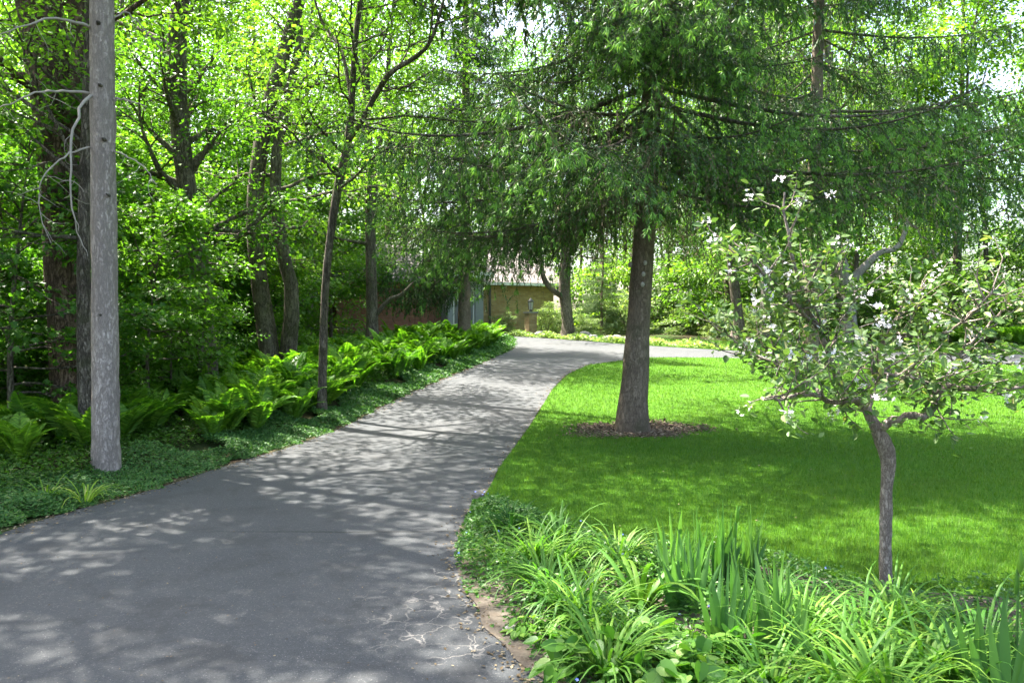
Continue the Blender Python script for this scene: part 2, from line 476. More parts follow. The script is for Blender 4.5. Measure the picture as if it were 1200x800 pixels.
M['brown_door'] = plain_mat('brown garage door', (.16, .105, .07), .6, .15)
m, nt, out = new_mat('window glass')
finish(nt, out, (.10, .13, .14), .06, spec=.8)
M['glass'] = m
M['black_metal'] = plain_mat('black lantern metal', (.05, .05, .05), .4, spec=.5)
M['lantern_glass'] = plain_mat('frosted lantern glass', (.55, .56, .55), .25, spec=.6)

# ------------------------------------------------------------------ ground, driveway, lawn, bed
def resample(P, n):
    P = np.asarray(P)[:, :2]
    d = np.concatenate([[0], np.cumsum(np.linalg.norm(np.diff(P, axis=0), axis=1))])
    u = np.linspace(0, d[-1], n)
    return np.stack([np.interp(u, d, P[:, 0]), np.interp(u, d, P[:, 1])], axis=1)
def smooth_edge(P, n, seed, amp=.018):
    Q = smooth_path(np.asarray(P), n * 3)
    Q = resample(Q, n)
    r = np.random.default_rng(seed)
    k = np.convolve(r.normal(size=n), np.ones(3) / 3, mode='same')
    Q[:, 0] += amp * k
    return Q

def sheet(name, rows, zoff, mat, kind='structure'):
    rows = np.asarray(rows)                     # (a,b,2)
    a, b = rows.shape[:2]
    z = zb(rows[..., 1]) + zoff
    V = np.concatenate([rows, z[..., None]], axis=-1).reshape(-1, 3)
    i = np.arange(a - 1)[:, None] * b; j = np.arange(b - 1)[None]
    F = np.stack([i + j, i + j + 1, i + b + j + 1, i + b + j], axis=-1).reshape(-1, 4)
    acc = Acc(); acc.add(V, [F], 0, True)
    o = acc.build(name, mat)
    return tag(o, kind=kind)

xs = np.concatenate([np.linspace(-110, -13, 30)[:-1], np.arange(-13, 17, .35), np.linspace(17, 110, 30)])
ys = np.concatenate([np.linspace(-45, 1, 16)[:-1], np.arange(1, 45, .35), np.linspace(45, 210, 40)])
X, Y = np.meshgrid(xs, ys)
V = np.stack([X, Y, tz(X, Y)], axis=-1).reshape(-1, 3)
b = len(xs); i = np.arange(len(ys) - 1)[:, None] * b; j = np.arange(b - 1)[None]
F = np.stack([i + j, i + j + 1, i + b + j + 1, i + b + j], axis=-1).reshape(-1, 4)
acc = Acc(); acc.add(V, [F], 0, True)
tag(acc.build('ground', M['soil']), kind='structure')

# driveway: near leg up to the bend, then the branch crossing behind the lawn
NR = 170
kL = np.vstack([LE, FE[1:]])
Lq = smooth_edge(LE, 120, 1); Rq_near = smooth_edge(RE[:17], 120, 2)
rows = [np.linspace(l, r, 14) for l, r in zip(Lq, Rq_near)]
FEq = smooth_edge(FE, 60, 3); REf = smooth_edge(RE[16:], 60, 4)
rows += [np.linspace(l, r, 14) for l, r in zip(FEq[1:], REf[1:])]
sheet('driveway', rows, .012, M['asphalt'])

BED_px = [(543, 588), (575, 588), (640, 612), (700, 626), (760, 640), (830, 655), (900, 668), (1040, 694), (1200, 706)]
BED = np.array([ground(*p) for p in BED_px] + [(5, 4.3, 0), (9, 3.4, 0), (30, 0, 0)])
REe = RE[8:]
def y_start(x):
    return np.interp(x, BED[:, 0], BED[:, 1])
def y_end(x):
    return np.interp(x, REe[:, 0], REe[:, 1])
cols = np.concatenate([np.arange(-.27, 3, .15), np.linspace(3, 29, 60)])
rows = []
for x in cols:
    y0, y1 = float(y_start(x)), float(y_end(x)) - .04
    y0 = min(y0, y1 - .02)
    rows.append(np.stack([np.full(40, x), np.linspace(y0, y1, 40)], axis=1))
sheet('lawn', np.array(rows)[::-1], .022, M['turf'])
# planting bed beside the driveway
rows = []
Rb = np.array([q for q in Rq_near if 1.5 < q[1] < 8.3])
Rb = np.stack([np.interp(np.arange(1.7, 8.2, .08), Rb[:, 1], Rb[:, 0]), np.arange(1.7, 8.2, .08)], 1)
for x_, y_ in Rb:
    xe = float(np.interp(-y_, -BED[:, 1], BED[:, 0])) + .06
    xe = max(xe, x_ + .02)
    rows.append(np.stack([np.linspace(x_ - .02 - .03 * math.sin(y_ * 9) * math.sin(y_ * 3.1), xe, 30), np.full(30, y_)], axis=1))
sheet('bed_soil', np.array(rows), .019, M['bed'])
# lawn beyond the cross drive
rows = []
for x in np.linspace(3.2, 31, 40):
    yf = float(np.interp(x, FE[:, 0], FE[:, 1])) + .05
    rows.append(np.stack([np.full(16, x), np.linspace(yf, yf + 6.0 - .06 * x, 16)], axis=1))
FARLAWN = rows
sheet('lawn', np.array(rows)[::-1], .02, M['turf'])

# ------------------------------------------------------------------ lawn grass (stuff)
rng = np.random.default_rng(7)
def grass_blades(acc, P, hgt, wid, rng, lean=.5):
    n = len(P)
    az = rng.uniform(0, 2 * np.pi, n)
    side = np.stack([np.cos(az), np.sin(az), np.zeros(n)], -1)
    ln = np.stack([-np.sin(az), np.cos(az), np.zeros(n)], -1) * (rng.uniform(.1, lean, n) * hgt)[:, None]
    up = np.array([0, 0, 1.0])
    b0 = P - side * wid[:, None] * .5; b1 = P + side * wid[:, None] * .5
    tip = P + up * hgt[:, None] + ln
    V = np.stack([b0, b1, tip], axis=1).reshape(-1, 3)
    F = np.arange(3 * n).reshape(-1, 3)
    acc.add(V, [F], 0)
n = 330000
Yg = 5.0 * (26 / 5.0) ** rng.uniform(0, 1, n)
Xg = rng.uniform(-.1, .72, n) * Yg + rng.normal(size=n) * .15
k = (Yg > y_start(Xg) - .05) & (Yg < y_end(Xg) - .02 + rng.normal(size=n) * .03) & (Xg > -.3)
ring = ((Xg - 1.95) / 1.05) ** 2 + ((Yg - 12.45) / .85) ** 2
k &= (ring > .35 + .75 * rng.uniform(0, 1, n) + .25 * np.sin(3 * np.arctan2(Yg - 12.45, Xg - 1.95)))
Xg, Yg = Xg[k], Yg[k]; n = len(Xg)
P = np.stack([Xg, Yg, zb(Yg) + .02], -1)
acc = Acc()
grass_blades(acc, P, rng.uniform(.025, .058, n), .0035 * np.maximum(1, Yg / 6.5) * rng.uniform(.7, 1.4, n), rng, .8)
n = 16000
xf = rng.uniform(3, 20, n); yf = np.interp(xf, FE[:, 0], FE[:, 1]) + rng.uniform(.05, 5.0, n)
grass_blades(acc, np.stack([xf, yf, zb(yf) + .015], -1), rng.uniform(.04, .08, n), np.full(n, .02), rng)
tag(acc.build('grass', M['grass']), 'bright green mown lawn grass right of the driveway', 'grass', kind='stuff')

# bark mulch round the spruce
acc = Acc(); n = 5200
r_ = np.sqrt(rng.uniform(0, 1, n)); a_ = rng.uniform(0, 2 * np.pi, n)
r_ *= .92 + .17 * np.sin(2 * a_ + .5) + .12 * np.sin(5 * a_ + 1) + .16 * rng.normal(size=n)
xm_, ym_ = 1.95 + r_ * .98 * np.cos(a_), 12.45 + r_ * .82 * np.sin(a_)
dm = np.stack([rng.normal(size=n), rng.normal(size=n), rng.normal(size=n) * .25], -1)
chip_t = (np.array([(-.25, 0, 0), (.25, 0, 0), (.2, 1, 0), (-.2, 1, 0), (-.25, 0, .15), (.25, 0, .15), (.2, 1, .15), (-.2, 1, .15)]),
          [np.array([(4, 5, 6, 7), (0, 1, 5, 4), (1, 2, 6, 5), (2, 3, 7, 6), (3, 0, 4, 7)])])
inst(acc, chip_t, np.stack([xm_, ym_, zb(ym_) + .024 + rng.uniform(0, .02, n)], -1), frames(dm, np.array([0, 0, 1.0]) + rng.normal(size=(n, 3)) * .2), rng.uniform(.02, .055, n))
tag(acc.build('bark_mulch', M['chip']), 'brown bark mulch ring on the lawn around the big spruce trunk', 'mulch', kind='stuff')

# ------------------------------------------------------------------ leaf templates
T_DIAMOND = (np.array([(0, 0, 0), (-.30, .48, .07), (0, 1, -.06), (.30, .48, .07)]), [np.array([(0, 3, 2), (0, 2, 1)])])
def half_leaf(h):
    h = np.array(h, float)
    L = h.copy(); L[:, 0] *= -1
    k = len(h)
    V = np.vstack([h, L])
    V = np.concatenate([V, (np.abs(V[:, :1]) * .25 - .08 * V[:, 1:2] ** 2)], axis=1)
    return (V, [np.array([list(range(k)), list(range(2 * k - 1, k - 1, -1))])])
T_MAPLE = half_leaf([(0, 0), (.16, .02), (.5, .2), (.27, .4), (.44, .74), (.15, .68), (0, 1.02)])
T_OVAL = half_leaf([(0, 0), (.2, .18), (.29, .45), (.2, .75), (0, 1)])
T_HEART = half_leaf([(0, .05), (.2, -.08), (.42, .12), (.44, .42), (.26, .75), (0, 1)])
def petal_flower():
    V = [(0, 0, 0)]; F = []
    for k in range(5):
        a = 2 * np.pi * k / 5; w = .5
        b = len(V)
        V += [(math.cos(a - w) * .55, math.sin(a - w) * .55, .12), (math.cos(a) * 1, math.sin(a) * 1, .2), (math.cos(a + w) * .55, math.sin(a + w) * .55, .12)]
        F.append((0, b, b + 1, b + 2))
    return (np.array(V), [np.array(F)])
T_FLOWER = petal_flower()

# ------------------------------------------------------------------ broadleaf trees
def wob_path(rng, p0, d, L, n, wob, up=0.0):
    pts = [np.array(p0, float)]; d = norm(np.array(d, float))
    for _ in range(n):
        d = norm(d + rng.normal(size=3) * wob + np.array([0, 0, up]))
        pts.append(pts[-1] + d * L / n)
    return np.array(pts)

def crown(rng, path, rad, z0, z1, Rc, nl, nsub=6, nspray=4, nleaf=9, size=.1, spread=.22, flat=.35, wood=None, leaf=None, tpl=T_DIAMOND, azs=None, elev=(5, 55), droop=0.0):
    """limbs on a trunk path; returns wood Acc and leaf Acc"""
    wood = wood or Acc(); leaf = leaf or Acc()
    path = np.asarray(path); zz = path[:, 2]
    C = []; D = []
    for q in range(nl):
        f = (q + rng.uniform(0, 1)) / nl
        z = z0 + (z1 - z0) * f
        p = np.array([np.interp(z, zz, path[:, k]) for k in range(3)])
        r0 = float(np.interp(z, zz, rad)) * .40
        az = rng.uniform(0, 2 * np.pi) if azs is None else azs[q % len(azs)] + rng.normal() * .35
        el = R(elev[0] + (elev[1] - elev[0]) * f + rng.normal() * 10)
        L = Rc * (.55 + .5 * math.sin(math.pi * min(.95, .25 + .7 * f))) * rng.uniform(.7, 1.15)
        lim = wob_path(rng, p, (math.cos(az) * math.cos(el), math.sin(az) * math.cos(el), math.sin(el)), L, 7, .13, .03 - droop)
        tube(wood, lim, np.linspace(max(r0, .014), .008, 8), 5)
        for s in range(nsub):
            t = .25 + .75 * (s + rng.uniform(0, 1)) / nsub
            i_ = min(int(t * 7), 6); pp = lim[i_] + (lim[i_ + 1] - lim[i_]) * (t * 7 - i_)
            dl = norm(lim[i_ + 1] - lim[i_])
            sd = norm(np.cross(dl, [0, 0, 1.0])) * rng.choice([-1, 1])
            dd = norm(dl * rng.uniform(.3, .9) + sd * rng.uniform(.4, 1) + np.array([0, 0, rng.normal() * .25]))
            Ls = L * .5 * (1.15 - .6 * t) * rng.uniform(.7, 1.2)
            sub = wob_path(rng, pp, dd, Ls, 4, .16, -droop)
            tube(wood, sub, np.linspace(max(.012, r0 * .3), .004, 5), 4)
            for u in np.linspace(.35, 1, nspray):
                i2 = min(int(u * 4), 3)
                C.append(sub[i2] + (sub[i2 + 1] - sub[i2]) * (u * 4 - i2)); D.append(norm(sub[i2 + 1] - sub[i2]))
    C = np.array(C); D = np.array(D)
    n = len(C) * nleaf
    P = np.repeat(C, nleaf, axis=0); Dr = np.repeat(D, nleaf, axis=0)
    off = rng.normal(size=(n, 3)) * np.array([1, 1, flat]) * spread
    P = P + off
    d = norm(Dr * .6 + norm(off) * .7 + rng.normal(size=(n, 3)) * .35 + np.array([0, 0, -.25]))
    nm = norm(np.array([0, 0, 1.0]) + rng.normal(size=(n, 3)) * .45)
    inst(leaf, tpl, P, frames(d, nm), size * rng.uniform(.65, 1.25, n))
    return wood, leaf

def broad_tree(name, label, path, rad, bark, leafm, group=None, sides=12, seed=0, cr=(), extra=(), npath=26, cat='tree', loc=None):
    """path in world coordinates, the thing stands at its base"""
    rng = np.random.default_rng(seed)
    path = smooth_path(path, npath); rad = np.interp(np.linspace(0, 1, npath), np.linspace(0, 1, len(rad)), rad)
    base = path[0].copy(); base[2] = gz(base[0], base[1])
    t = thing(name, label, cat, tuple(base), 0, group)
    path = path - base
    path[0, 2] = min(path[0, 2], -.15)
    rad = rad.copy(); rad[0] *= 1.35; rad[1] *= 1.1
    trunk = Acc(); tube(trunk, path, rad, sides, 0, .035, rng)
    for ex, er in extra:
        e = smooth_path(np.asarray(ex) - base, 16)
        tube(trunk, e, np.interp(np.linspace(0, 1, 16), np.linspace(0, 1, len(er)), er), max(6, sides - 3), 0, .03, rng)
    trunk.build('trunk', bark, t)
    wood, leaf = Acc(), Acc()
    for c in cr:
        c = dict(c); pth, rd = path, rad
        if 'on' in c:
            e = smooth_path(np.asarray(extra[c['on']][0]) - base, 16); er = extra[c.pop('on')][1]
            pth, rd = e, np.interp(np.linspace(0, 1, 16), np.linspace(0, 1, len(er)), er)
        crown(rng, pth, rd, wood=wood, leaf=leaf, **c)
    if wood.n: wood.build('branches', bark, t)
    if leaf.n: leaf.build('crown', leafm, t)
    return t

def pxpath(pts, Y, base=True):
    out = []
    for p in pts:
        out.append(at(p[0], p[1], Y + (p[2] if len(p) > 2 else 0)))
    return np.array(out)
def pr(w, Y): return np.array(w) * .5 * Y / FPX

# ------------------------------------------------------------------ spruces
T_BRUSH = (np.array([(-.13, 0, 0), (.13, 0, 0), (0, 1, 0)]), [np.array([(0, 1, 2)])])
T_PUFF = (np.array([(0, 0, 0), (-.13, .45, .05), (0, 1, 0), (.13, .45, .05)]), [np.array([(0, 3, 2), (0, 2, 1)])])
def spruce_bough(seed, L=4.0, dens=60, nlen=.045, hang=.36, tip=.3, gap=.10, dry=.12, drop=.35, lat=.8, lstep=.026, bw=1.0, ldrop=.28):
    """a bough along +Y with side shoots and hanging twigs; returns wood, needle accs (mats 0 green, 1 new growth, 2 dry)"""
    rng = np.random.default_rng(seed)
    wood, leaf = Acc(), Acc()
    t = np.linspace(0, 1, 12)
    ax = np.stack([.10 * L * np.sin(t * 2.2 + rng.uniform(0, 6)) * t * .6, L * t * (1 - .05 * t), L * (-drop * t + (drop * .62) * t ** 2.6)], -1)
    tube(wood, ax, np.linspace(.007 * L + .006, .004, 12), 5)
    S = []; LN = []; OUT = []; ST = []; SD = []
    tt = .12
    side = 1
    while tt < 1:
        k = min(int(tt * 11), 10); p = ax[k] + (ax[k + 1] - ax[k]) * (tt * 11 - k)
        ll = lat * (1.15 - .75 * tt) * rng.uniform(.5, 1.2) * L / 4
        an = R(rng.uniform(40, 75))
        d = np.array([side * math.sin(an), math.cos(an), -.15 + rng.normal() * .15])
        u = np.linspace(0, 1, 5)
        lt = p + d * (ll * u)[:, None] + np.array([0, 0, -1]) * (ldrop * ll * u ** 1.8)[:, None]
        tube(wood, lt, np.linspace(.006, .002, 5), 3)
        nh = max(2, int(ll / gap)); lvar = rng.choice([.45, .8, 1.0, 1.45])
        for v in (np.arange(nh) + rng.uniform(0, 1, nh)) / nh:
            kk = min(int(v * 4), 3); q = lt[kk] + (lt[kk + 1] - lt[kk]) * (v * 4 - kk)
            if rng.random() < .12: continue
            S.append(q); LN.append(hang * lvar * rng.uniform(.45, 1.3) * (1.1 - .45 * tt)); OUT.append(d + rng.normal(size=3) * .5); ST.append(tt)
        nd = max(2, int(ll * dens * .8))
        w = rng.uniform(0, 1, nd)
        SD.append((p + d * (ll * w)[:, None] + np.array([0, 0, -1]) * (ldrop * ll * w ** 1.8)[:, None], np.repeat(d[None], nd, 0)))
        tt += lstep * rng.uniform(.6, 1.3) * 4 / L
        side = -side
    S = np.array(S); LN = np.array(LN); OUT = norm(np.array(OUT) * np.array([1, 1, .2])); ST = np.array(ST)
    isdry = rng.random(len(S)) < dry * (1.6 - 1.4 * ST)
    cnt = np.maximum(3, (LN * dens * np.where(isdry, .6, 1)).astype(int))
    idx = np.repeat(np.arange(len(S)), cnt)
    u = rng.uniform(0, 1, len(idx))
    ampS = np.where(rng.random(len(S)) < .62, rng.uniform(.6, 1.35, len(S)), rng.uniform(.05, .45, len(S))); amp = ampS[idx]
    P = S[idx] + OUT[idx] * (LN[idx] * amp * np.sin(u * 2.0))[:, None] + np.array([0, 0, -1.0]) * (LN[idx] * u)[:, None]
    tan = norm(OUT[idx] * (amp * np.cos(u * 2.0))[:, None] + np.array([0, 0, -1.0]))
    rv = norm(rng.normal(size=(len(idx), 3)))
    d = norm(tan + rv * rng.uniform(.35, .95, len(idx))[:, None])
    inst(leaf, T_BRUSH, P, frames(d, norm(rng.normal(size=(len(idx), 3)))), (nlen * rng.uniform(.6, 1.3, len(idx)))[:, None] * np.array([bw, 1, 1]), np.where(isdry[idx], 2, 0).astype(np.int32))
    for Pq, dq in SD:
        rv = norm(rng.normal(size=(len(Pq), 3)))
        inst(leaf, T_BRUSH, Pq, frames(norm(dq + rv * .7), norm(rng.normal(size=(len(Pq), 3)))), nlen * rng.uniform(.7, 1.3, len(Pq)), 0)
    # new growth puffs at the twig ends
    has = (rng.random(len(S)) < tip * (.25 + 1.25 * ST)) & ~isdry
    e = np.where(has)[0]
    if len(e):
        m = 17
        ee = np.repeat(e, m)
        u = rng.uniform(.82, 1.0, len(ee)); am = ampS[ee]
        Pe = S[ee] + OUT[ee] * (LN[ee] * am * np.sin(u * 2.0))[:, None] + np.array([0, 0, -1.0]) * (LN[ee] * u)[:, None] + rng.normal(size=(len(ee), 3)) * .005
        dd = norm(np.array([0, 0, -1.0]) + OUT[ee] * (am * .5)[:, None] + rng.normal(size=(len(ee), 3)) * .5)
        sz = nlen * 1.55 * rng.uniform(.7, 1.3, len(ee))
        inst(leaf, T_PUFF, Pe, frames(dd, norm(rng.normal(size=(len(ee), 3)))), np.stack([sz * .62, sz, sz], -1), 1)
    return wood, leaf

def rot_m(az, el, s, loc):
    """+Y goes to azimuth az (0 = +X) with elevation el"""
    Mx = Matrix.Translation(Vector(loc)) @ Matrix.Rotation(az - math.pi / 2, 4, 'Z') @ Matrix.Rotation(el, 4, 'X') @ Matrix.Scale(s, 4)
    return np.array(Mx)

def spruce(name, label, base, path, rad, boughs, ztop, z0, Lmax, protos, coarse=None, zsplit=99, group=None, bark='spruce_bark', seed=0, step=.34, per=5, extra_boughs=(), mats=None, shrink=1.0, taper=.75, cat='tree', keep=None):
    rng = np.random.default_rng(seed)
    t = thing(name, label, cat, tuple(base), 0, group)
    path = smooth_path(np.asarray(path) - np.asarray(base), 24)
    path[0, 2] = -.2
    rad = np.interp(np.linspace(0, 1, 24), np.linspace(0, 1, len(rad)), rad)
    trunk = Acc(); tube(trunk, path, rad, 16, 0, .03, rng)
    tr = trunk.build('trunk', M[bark], t)
    wood, leaf = Acc(), Acc()
    z = z0; hi = 0
    todo = list(extra_boughs)
    while z < ztop:
        f = (z - z0) / max(ztop - z0, .1)
        Lb = Lmax * (1 - f) ** taper * shrink
        for k in range(per + (2 if z > zsplit else 0)):
            todo.append((z + rng.uniform(-.12, .12), rng.uniform(0, 2 * np.pi), Lb * rng.uniform(.6, 1.12), rng.normal() * .08))
        z += (step if z < zsplit else min(step, .36)) * (1 + .6 * f)
    for zq, az, Lb, el in todo:
        if Lb < .25: continue
        if keep is not None and not keep(zq, az): continue
        p = [np.interp(zq, path[:, 2], path[:, k]) for k in range(3)]
        pl = coarse if (coarse is not None and zq > zsplit) else protos
        w, l = pl[rng.integers(len(pl))]
        Mx = rot_m(az, el, Lb / 4.0, p)
        wood.merge(w, Mx); leaf.merge(l, Mx)
    wood.build('branches', M['wood_bark'], t)
    leaf.build('crown', mats or [M['needle'], M['needle_tip'], M['needle_dry']], t)
    return t, tr

FINE = [spruce_bough(10 + k, dens=[105, 105, 110, 100, 85, 100][k], nlen=.046, tip=[.45, .9, .6, 1.0, .15, .8][k], gap=.075, dry=[.12, .04, .1, .03, .6, .06][k], hang=[.26, .22, .30, .24, .70, .27][k], bw=1.2,
                     lat=[.95, 1.0, .85, 1.05, .7, .95][k], ldrop=[.75, .95, .6, .85, .4, .7][k], drop=[.4, .5, .35, .45, .35, .55][k], lstep=.027) for k in range(6)]
MIDB = [spruce_bough(30 + k, dens=52, nlen=.085, tip=[.3, .6, .1, .5][k], gap=.10, dry=.10, hang=[.5, .4, .8, .45][k], lstep=.03, bw=1.1, ldrop=[.6, .8, .4, .7][k], lat=.9) for k in range(4)]
COARSE = [spruce_bough(50 + k, dens=34, nlen=.16, tip=.22, gap=.14, dry=.05, hang=.62, lstep=.036, bw=1.2) for k in range(3)]
PALE = [spruce_bough(70 + k, dens=60, nlen=.13, tip=.9, gap=.15, dry=.0, hang=.35, drop=.2, lstep=.035, bw=1.2) for k in range(3)]

# the big spruce on the lawn
b0 = ground(741, 507)
Ys = b0[1]
mp = [tuple(b0), at(742, 470, Ys), at(747, 400, Ys), at(752, 320, Ys), at(757, 250, Ys), at(764, 100, Ys), at(770, 0, Ys), at(776, -200, Ys + .1), at(778, -860, Ys)]
mr = list(pr([44, 34, 28, 26, 24, 22, 20, 16, 5], Ys))
mb = []
rb = random.Random(4)
for (px, py, az, L, el) in [(757, 150, 215, 4.2, .02), (757, 130, 235, 4.0, .05), (757, 190, 250, 3.4, .0), (757, 215, 195, 3.6, .0), (757, 210, 160, 4.2, .05), (757, 180, 175, 4.6, .08),
                            (757, 215, 320, 3.2, .12), (757, 190, 345, 4.4, .16), (757, 170, 10, 4.6, .16), (757, 150, 300, 3.4, .1), (757, 120, 330, 4.6, .14), (757, 100, 350, 4.8, .14),
                            (757, 60, 280, 3.6, .02), (757, 40, 260, 3.8, .02), (764, 120, 262, 2.6, .0), (766, 80, 285, 2.8, .05), (766, 60, 250, 3.0, .0), (768, 30, 275, 3.2, .05), (760, 150, 275, 2.2, .0), (768, 10, 240, 3.8, .0), (770, -10, 300, 3.6, .05), (762, 175, 290, 2.4, .0), (757, 235, 275, 1.5, -.05), (757, 222, 230, 2.2, .0), (757, 232, 205, 2.6, -.05), (757, 238, 180, 2.2, -.08), (757, 235, 160, 3.0, -.02), (757, 226, 190, 3.8, -.02), (757, 215, 172, 4.4, .0)]:
    p = at(px, py, Ys)
    mb.append((p[2] - b0[2], R(az), L, el))
big, big_trunk = spruce('spruce_tree', 'big spruce on the lawn with a bare lower trunk rising from a bark mulch ring', tuple(b0), mp, mr, None, 18, 4.35, 5.1, FINE, COARSE, 8.3, taper=.5, seed=3, step=.46, per=5, extra_boughs=mb)
# healed scars on the trunk
for (px, py) in [(739, 310), (754, 309), (752, 322), (751, 334)]:
    p = at(px, py, Ys)
    ctr = np.array([np.interp(p[2], np.array(mp)[:, 2], np.array(mp)[:, k]) for k in range(3)])
    rr_ = float(np.interp(p[2], np.array(mp)[:, 2], mr))
    dxx = p[0] - ctr[0]
    yy = ctr[1] - math.sqrt(max(rr_ ** 2 - dxx ** 2, .0004)) - .004
    acc = Acc(); a_ = np.linspace(0, 2 * np.pi, 13)[:-1]
    ringp = [(dxx + .03 * math.cos(q), 0, .037 * math.sin(q)) for q in a_]
    pts = np.array([(ctr[0] + x, yy, p[2] + z) for x, _, z in ringp] + [(ctr[0] + dxx + (x - dxx) * .5, yy - .014, p[2] + z * .5) for x, _, z in ringp] + [(ctr[0] + x * 1 + (x - dxx) * .25, yy + .05, p[2] + z * 1.25) for x, _, z in ringp]) - b0
    i12 = np.arange(12); j12 = (i12 + 1) % 12
    acc.add(pts, [np.stack([i12, j12, j12 + 12, i12 + 12], -1), np.stack([i12 + 24, j12 + 24, j12, i12], -1), (i12 + 12)[None]], 0, True)
    acc.build('branch_scar', M['cut_wood'], big)

# second spruce beside the bend, third one on the right beyond the lawn
b1 = ground(544, 409); b1 = np.array([(544 - 600) / FPX * 27, 27.0, gz((544 - 600) / FPX * 27, 27)])
p1 = [tuple(b1), at(544, 370, 27), at(545, 300, 27), at(546, 100, 27), at(546, -180, 27)]
spruce('spruce_tree', 'drooping spruce among the ferns at the bend, its boughs hanging before the house', tuple(b1), p1, list(pr([17, 15, 13, 9, 2], 27)), None, 15, 1.9, 3.6, MIDB, COARSE, 9.5, seed=5, step=.42, per=5, keep=lambda z, a: z > 4.0 or (math.cos(a) < -.1 and z > 1.8),
       extra_boughs=[(2.3, R(200), 2.9, .0), (2.7, R(225), 2.6, .05), (2.9, R(185), 3.3, .0), (3.3, R(240), 2.4, .0), (2.5, R(170), 3.0, .05), (3.8, R(300), 2.6, .1), (4.4, R(350), 3.4, .1), (4.9, R(330), 3.6, .1), (4.6, R(10), 3.6, .12)])
b2 = np.array([7.6, 20.5, gz(7.6, 20.5)])
p2 = [tuple(b2)] + [tuple(b2 + np.array([.05 * k, 0, 2.6 * k])) for k in range(1, 8)]
spruce('spruce_tree', 'spruce at the back right of the lawn with long sweeping boughs above the flowering tree', tuple(b2), p2, [.20, .18, .16, .14, .11, .08, .05, .02], None, 17, 5.6, 5.2, MIDB, COARSE, 10.5, seed=8, step=.7, per=4,
       extra_boughs=[(5.3, R(-20), 5.4, .16), (5.6, R(-50), 4.8, .14), (6.2, R(-5), 6.0, .18), (6.6, R(-35), 5.6, .16)])

# pale young conifers in the sun by the house and beyond the cross drive, and spruces in the far wood
def conifer_proto(name, label, h, z0, Lm, protos, mats, group, seed, step=.3, per=6, bark='spruce_bark'):
    t, _ = spruce(name, label, (0, 0, 0), [(0, 0, -.2), (0, 0, h * .33), (0.05, 0, h * .66), (0.03, 0, h)], [.035 * h * .42, .03 * h * .4, .02 * h * .4, .01], None, h, z0, Lm, protos, None, 99, group, bark, seed, step, per, mats=mats)
    return t
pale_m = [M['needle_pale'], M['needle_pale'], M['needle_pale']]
def put(o, x, y, rz, s=1.0, label=None, dz=0.0):
    o.location = (x, y, gz(x, y) + dz); o.rotation_euler = (0, 0, rz); o.scale = (s, s, s)
    if label: o['label'] = label
    return o
def pxat(px, Y):
    return (px - 600) / FPX * Y
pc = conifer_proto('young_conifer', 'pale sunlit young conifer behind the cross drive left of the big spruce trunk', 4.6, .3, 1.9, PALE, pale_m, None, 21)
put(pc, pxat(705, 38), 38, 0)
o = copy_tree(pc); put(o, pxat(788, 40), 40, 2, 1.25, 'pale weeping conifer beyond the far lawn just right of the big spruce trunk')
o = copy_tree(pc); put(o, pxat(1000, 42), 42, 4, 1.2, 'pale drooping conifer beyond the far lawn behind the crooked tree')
ds = conifer_proto('spruce_tree', 'dark spruce in the woods left of the house', 17, 1.5, 3.6, COARSE, None, None, 22, .55, 5)
put(ds, pxat(455, 52), 52, 0)
for (px, Y, rz, s, lab) in [(600, 62, 1, 1.1, 'dark tall spruce standing right behind the brick house'),
                            (300, 36, 2, .9, 'dark drooping spruce in the left woods behind the twin trunks'),
                            (850, 56, 3, 1.15, 'dark tall spruce in the far woods right of the big spruce'),
                            (1090, 50, 4, .9, 'dark spruce in the far woods above the flowering tree')]:
    put(copy_tree(ds), pxat(px, Y), Y, rz, s, lab)

# ------------------------------------------------------------------ the straight pine by the drive
bp = ground(125, 561)
Yp = bp[1]
pp_ = [tuple(bp), at(124, 520, Yp), at(123, 400, Yp), at(121, 200, Yp), at(119, 0, Yp), at(118, -300, Yp), at(117, -700, Yp), at(117, -1050, Yp)]
pine = broad_tree('pine_tree', 'straight grey pine trunk with bare dead side branches at the left edge of the driveway', pp_, list(pr([35, 31, 29, 27.5, 26, 22, 14, 4], Yp)), M['pine_bark'], M['leaf_canopy'], seed=2, sides=20, npath=50,
                  cr=[dict(z0=8.0, z1=14, Rc=4.4, nl=17, nsub=5, nspray=2, nleaf=60, size=.12, spread=.34)])
def dead_branch(parent, pts, Y, r0, seed, twigs=6):
    rng = np.random.default_rng(seed)
    P = smooth_path(np.array([at(p[0], p[1], Y + (p[2] if len(p) > 2 else 0)) for p in pts]) - np.array(parent.location), 18)
    P[1:-1] += rng.normal(size=(16, 3)) * .008
    acc = Acc(); tube(acc, P, np.linspace(r0, .003, 18), 6)
    for k in range(twigs):
        i_ = rng.integers(5, 17)
        d = norm(np.array([rng.normal() * .6, rng.normal() * .6, -.5 + rng.normal() * .5]))
        tube(acc, wob_path(rng, P[i_], d, rng.uniform(.12, .4), 4, .3), np.linspace(.004, .0015, 5), 4)
    acc.build('dead_branch', M['deadwood'], parent)
dead_branch(pine, [(112, 36), (95, 28, -.2), (60, 22, -.5), (25, 32, -.8), (-20, 48, -1)], Yp, .022, 1)
dead_branch(pine, [(112, 110), (80, 107, -.2), (45, 109, -.5), (15, 120, -.7), (-25, 140, -.8)], Yp, .018, 2)
dead_branch(pine, [(110, 110), (95, 125, -.4), (84, 160, -.6), (82, 205, -.65), (86, 250, -.6), (96, 282, -.5), (103, 300, -.45)], Yp, .018, 3, 10)
dead_branch(pine, [(112, 173), (85, 178, -.3), (65, 192, -.5), (48, 212, -.6), (46, 245, -.6), (60, 285, -.6)], Yp, .012, 4, 8)
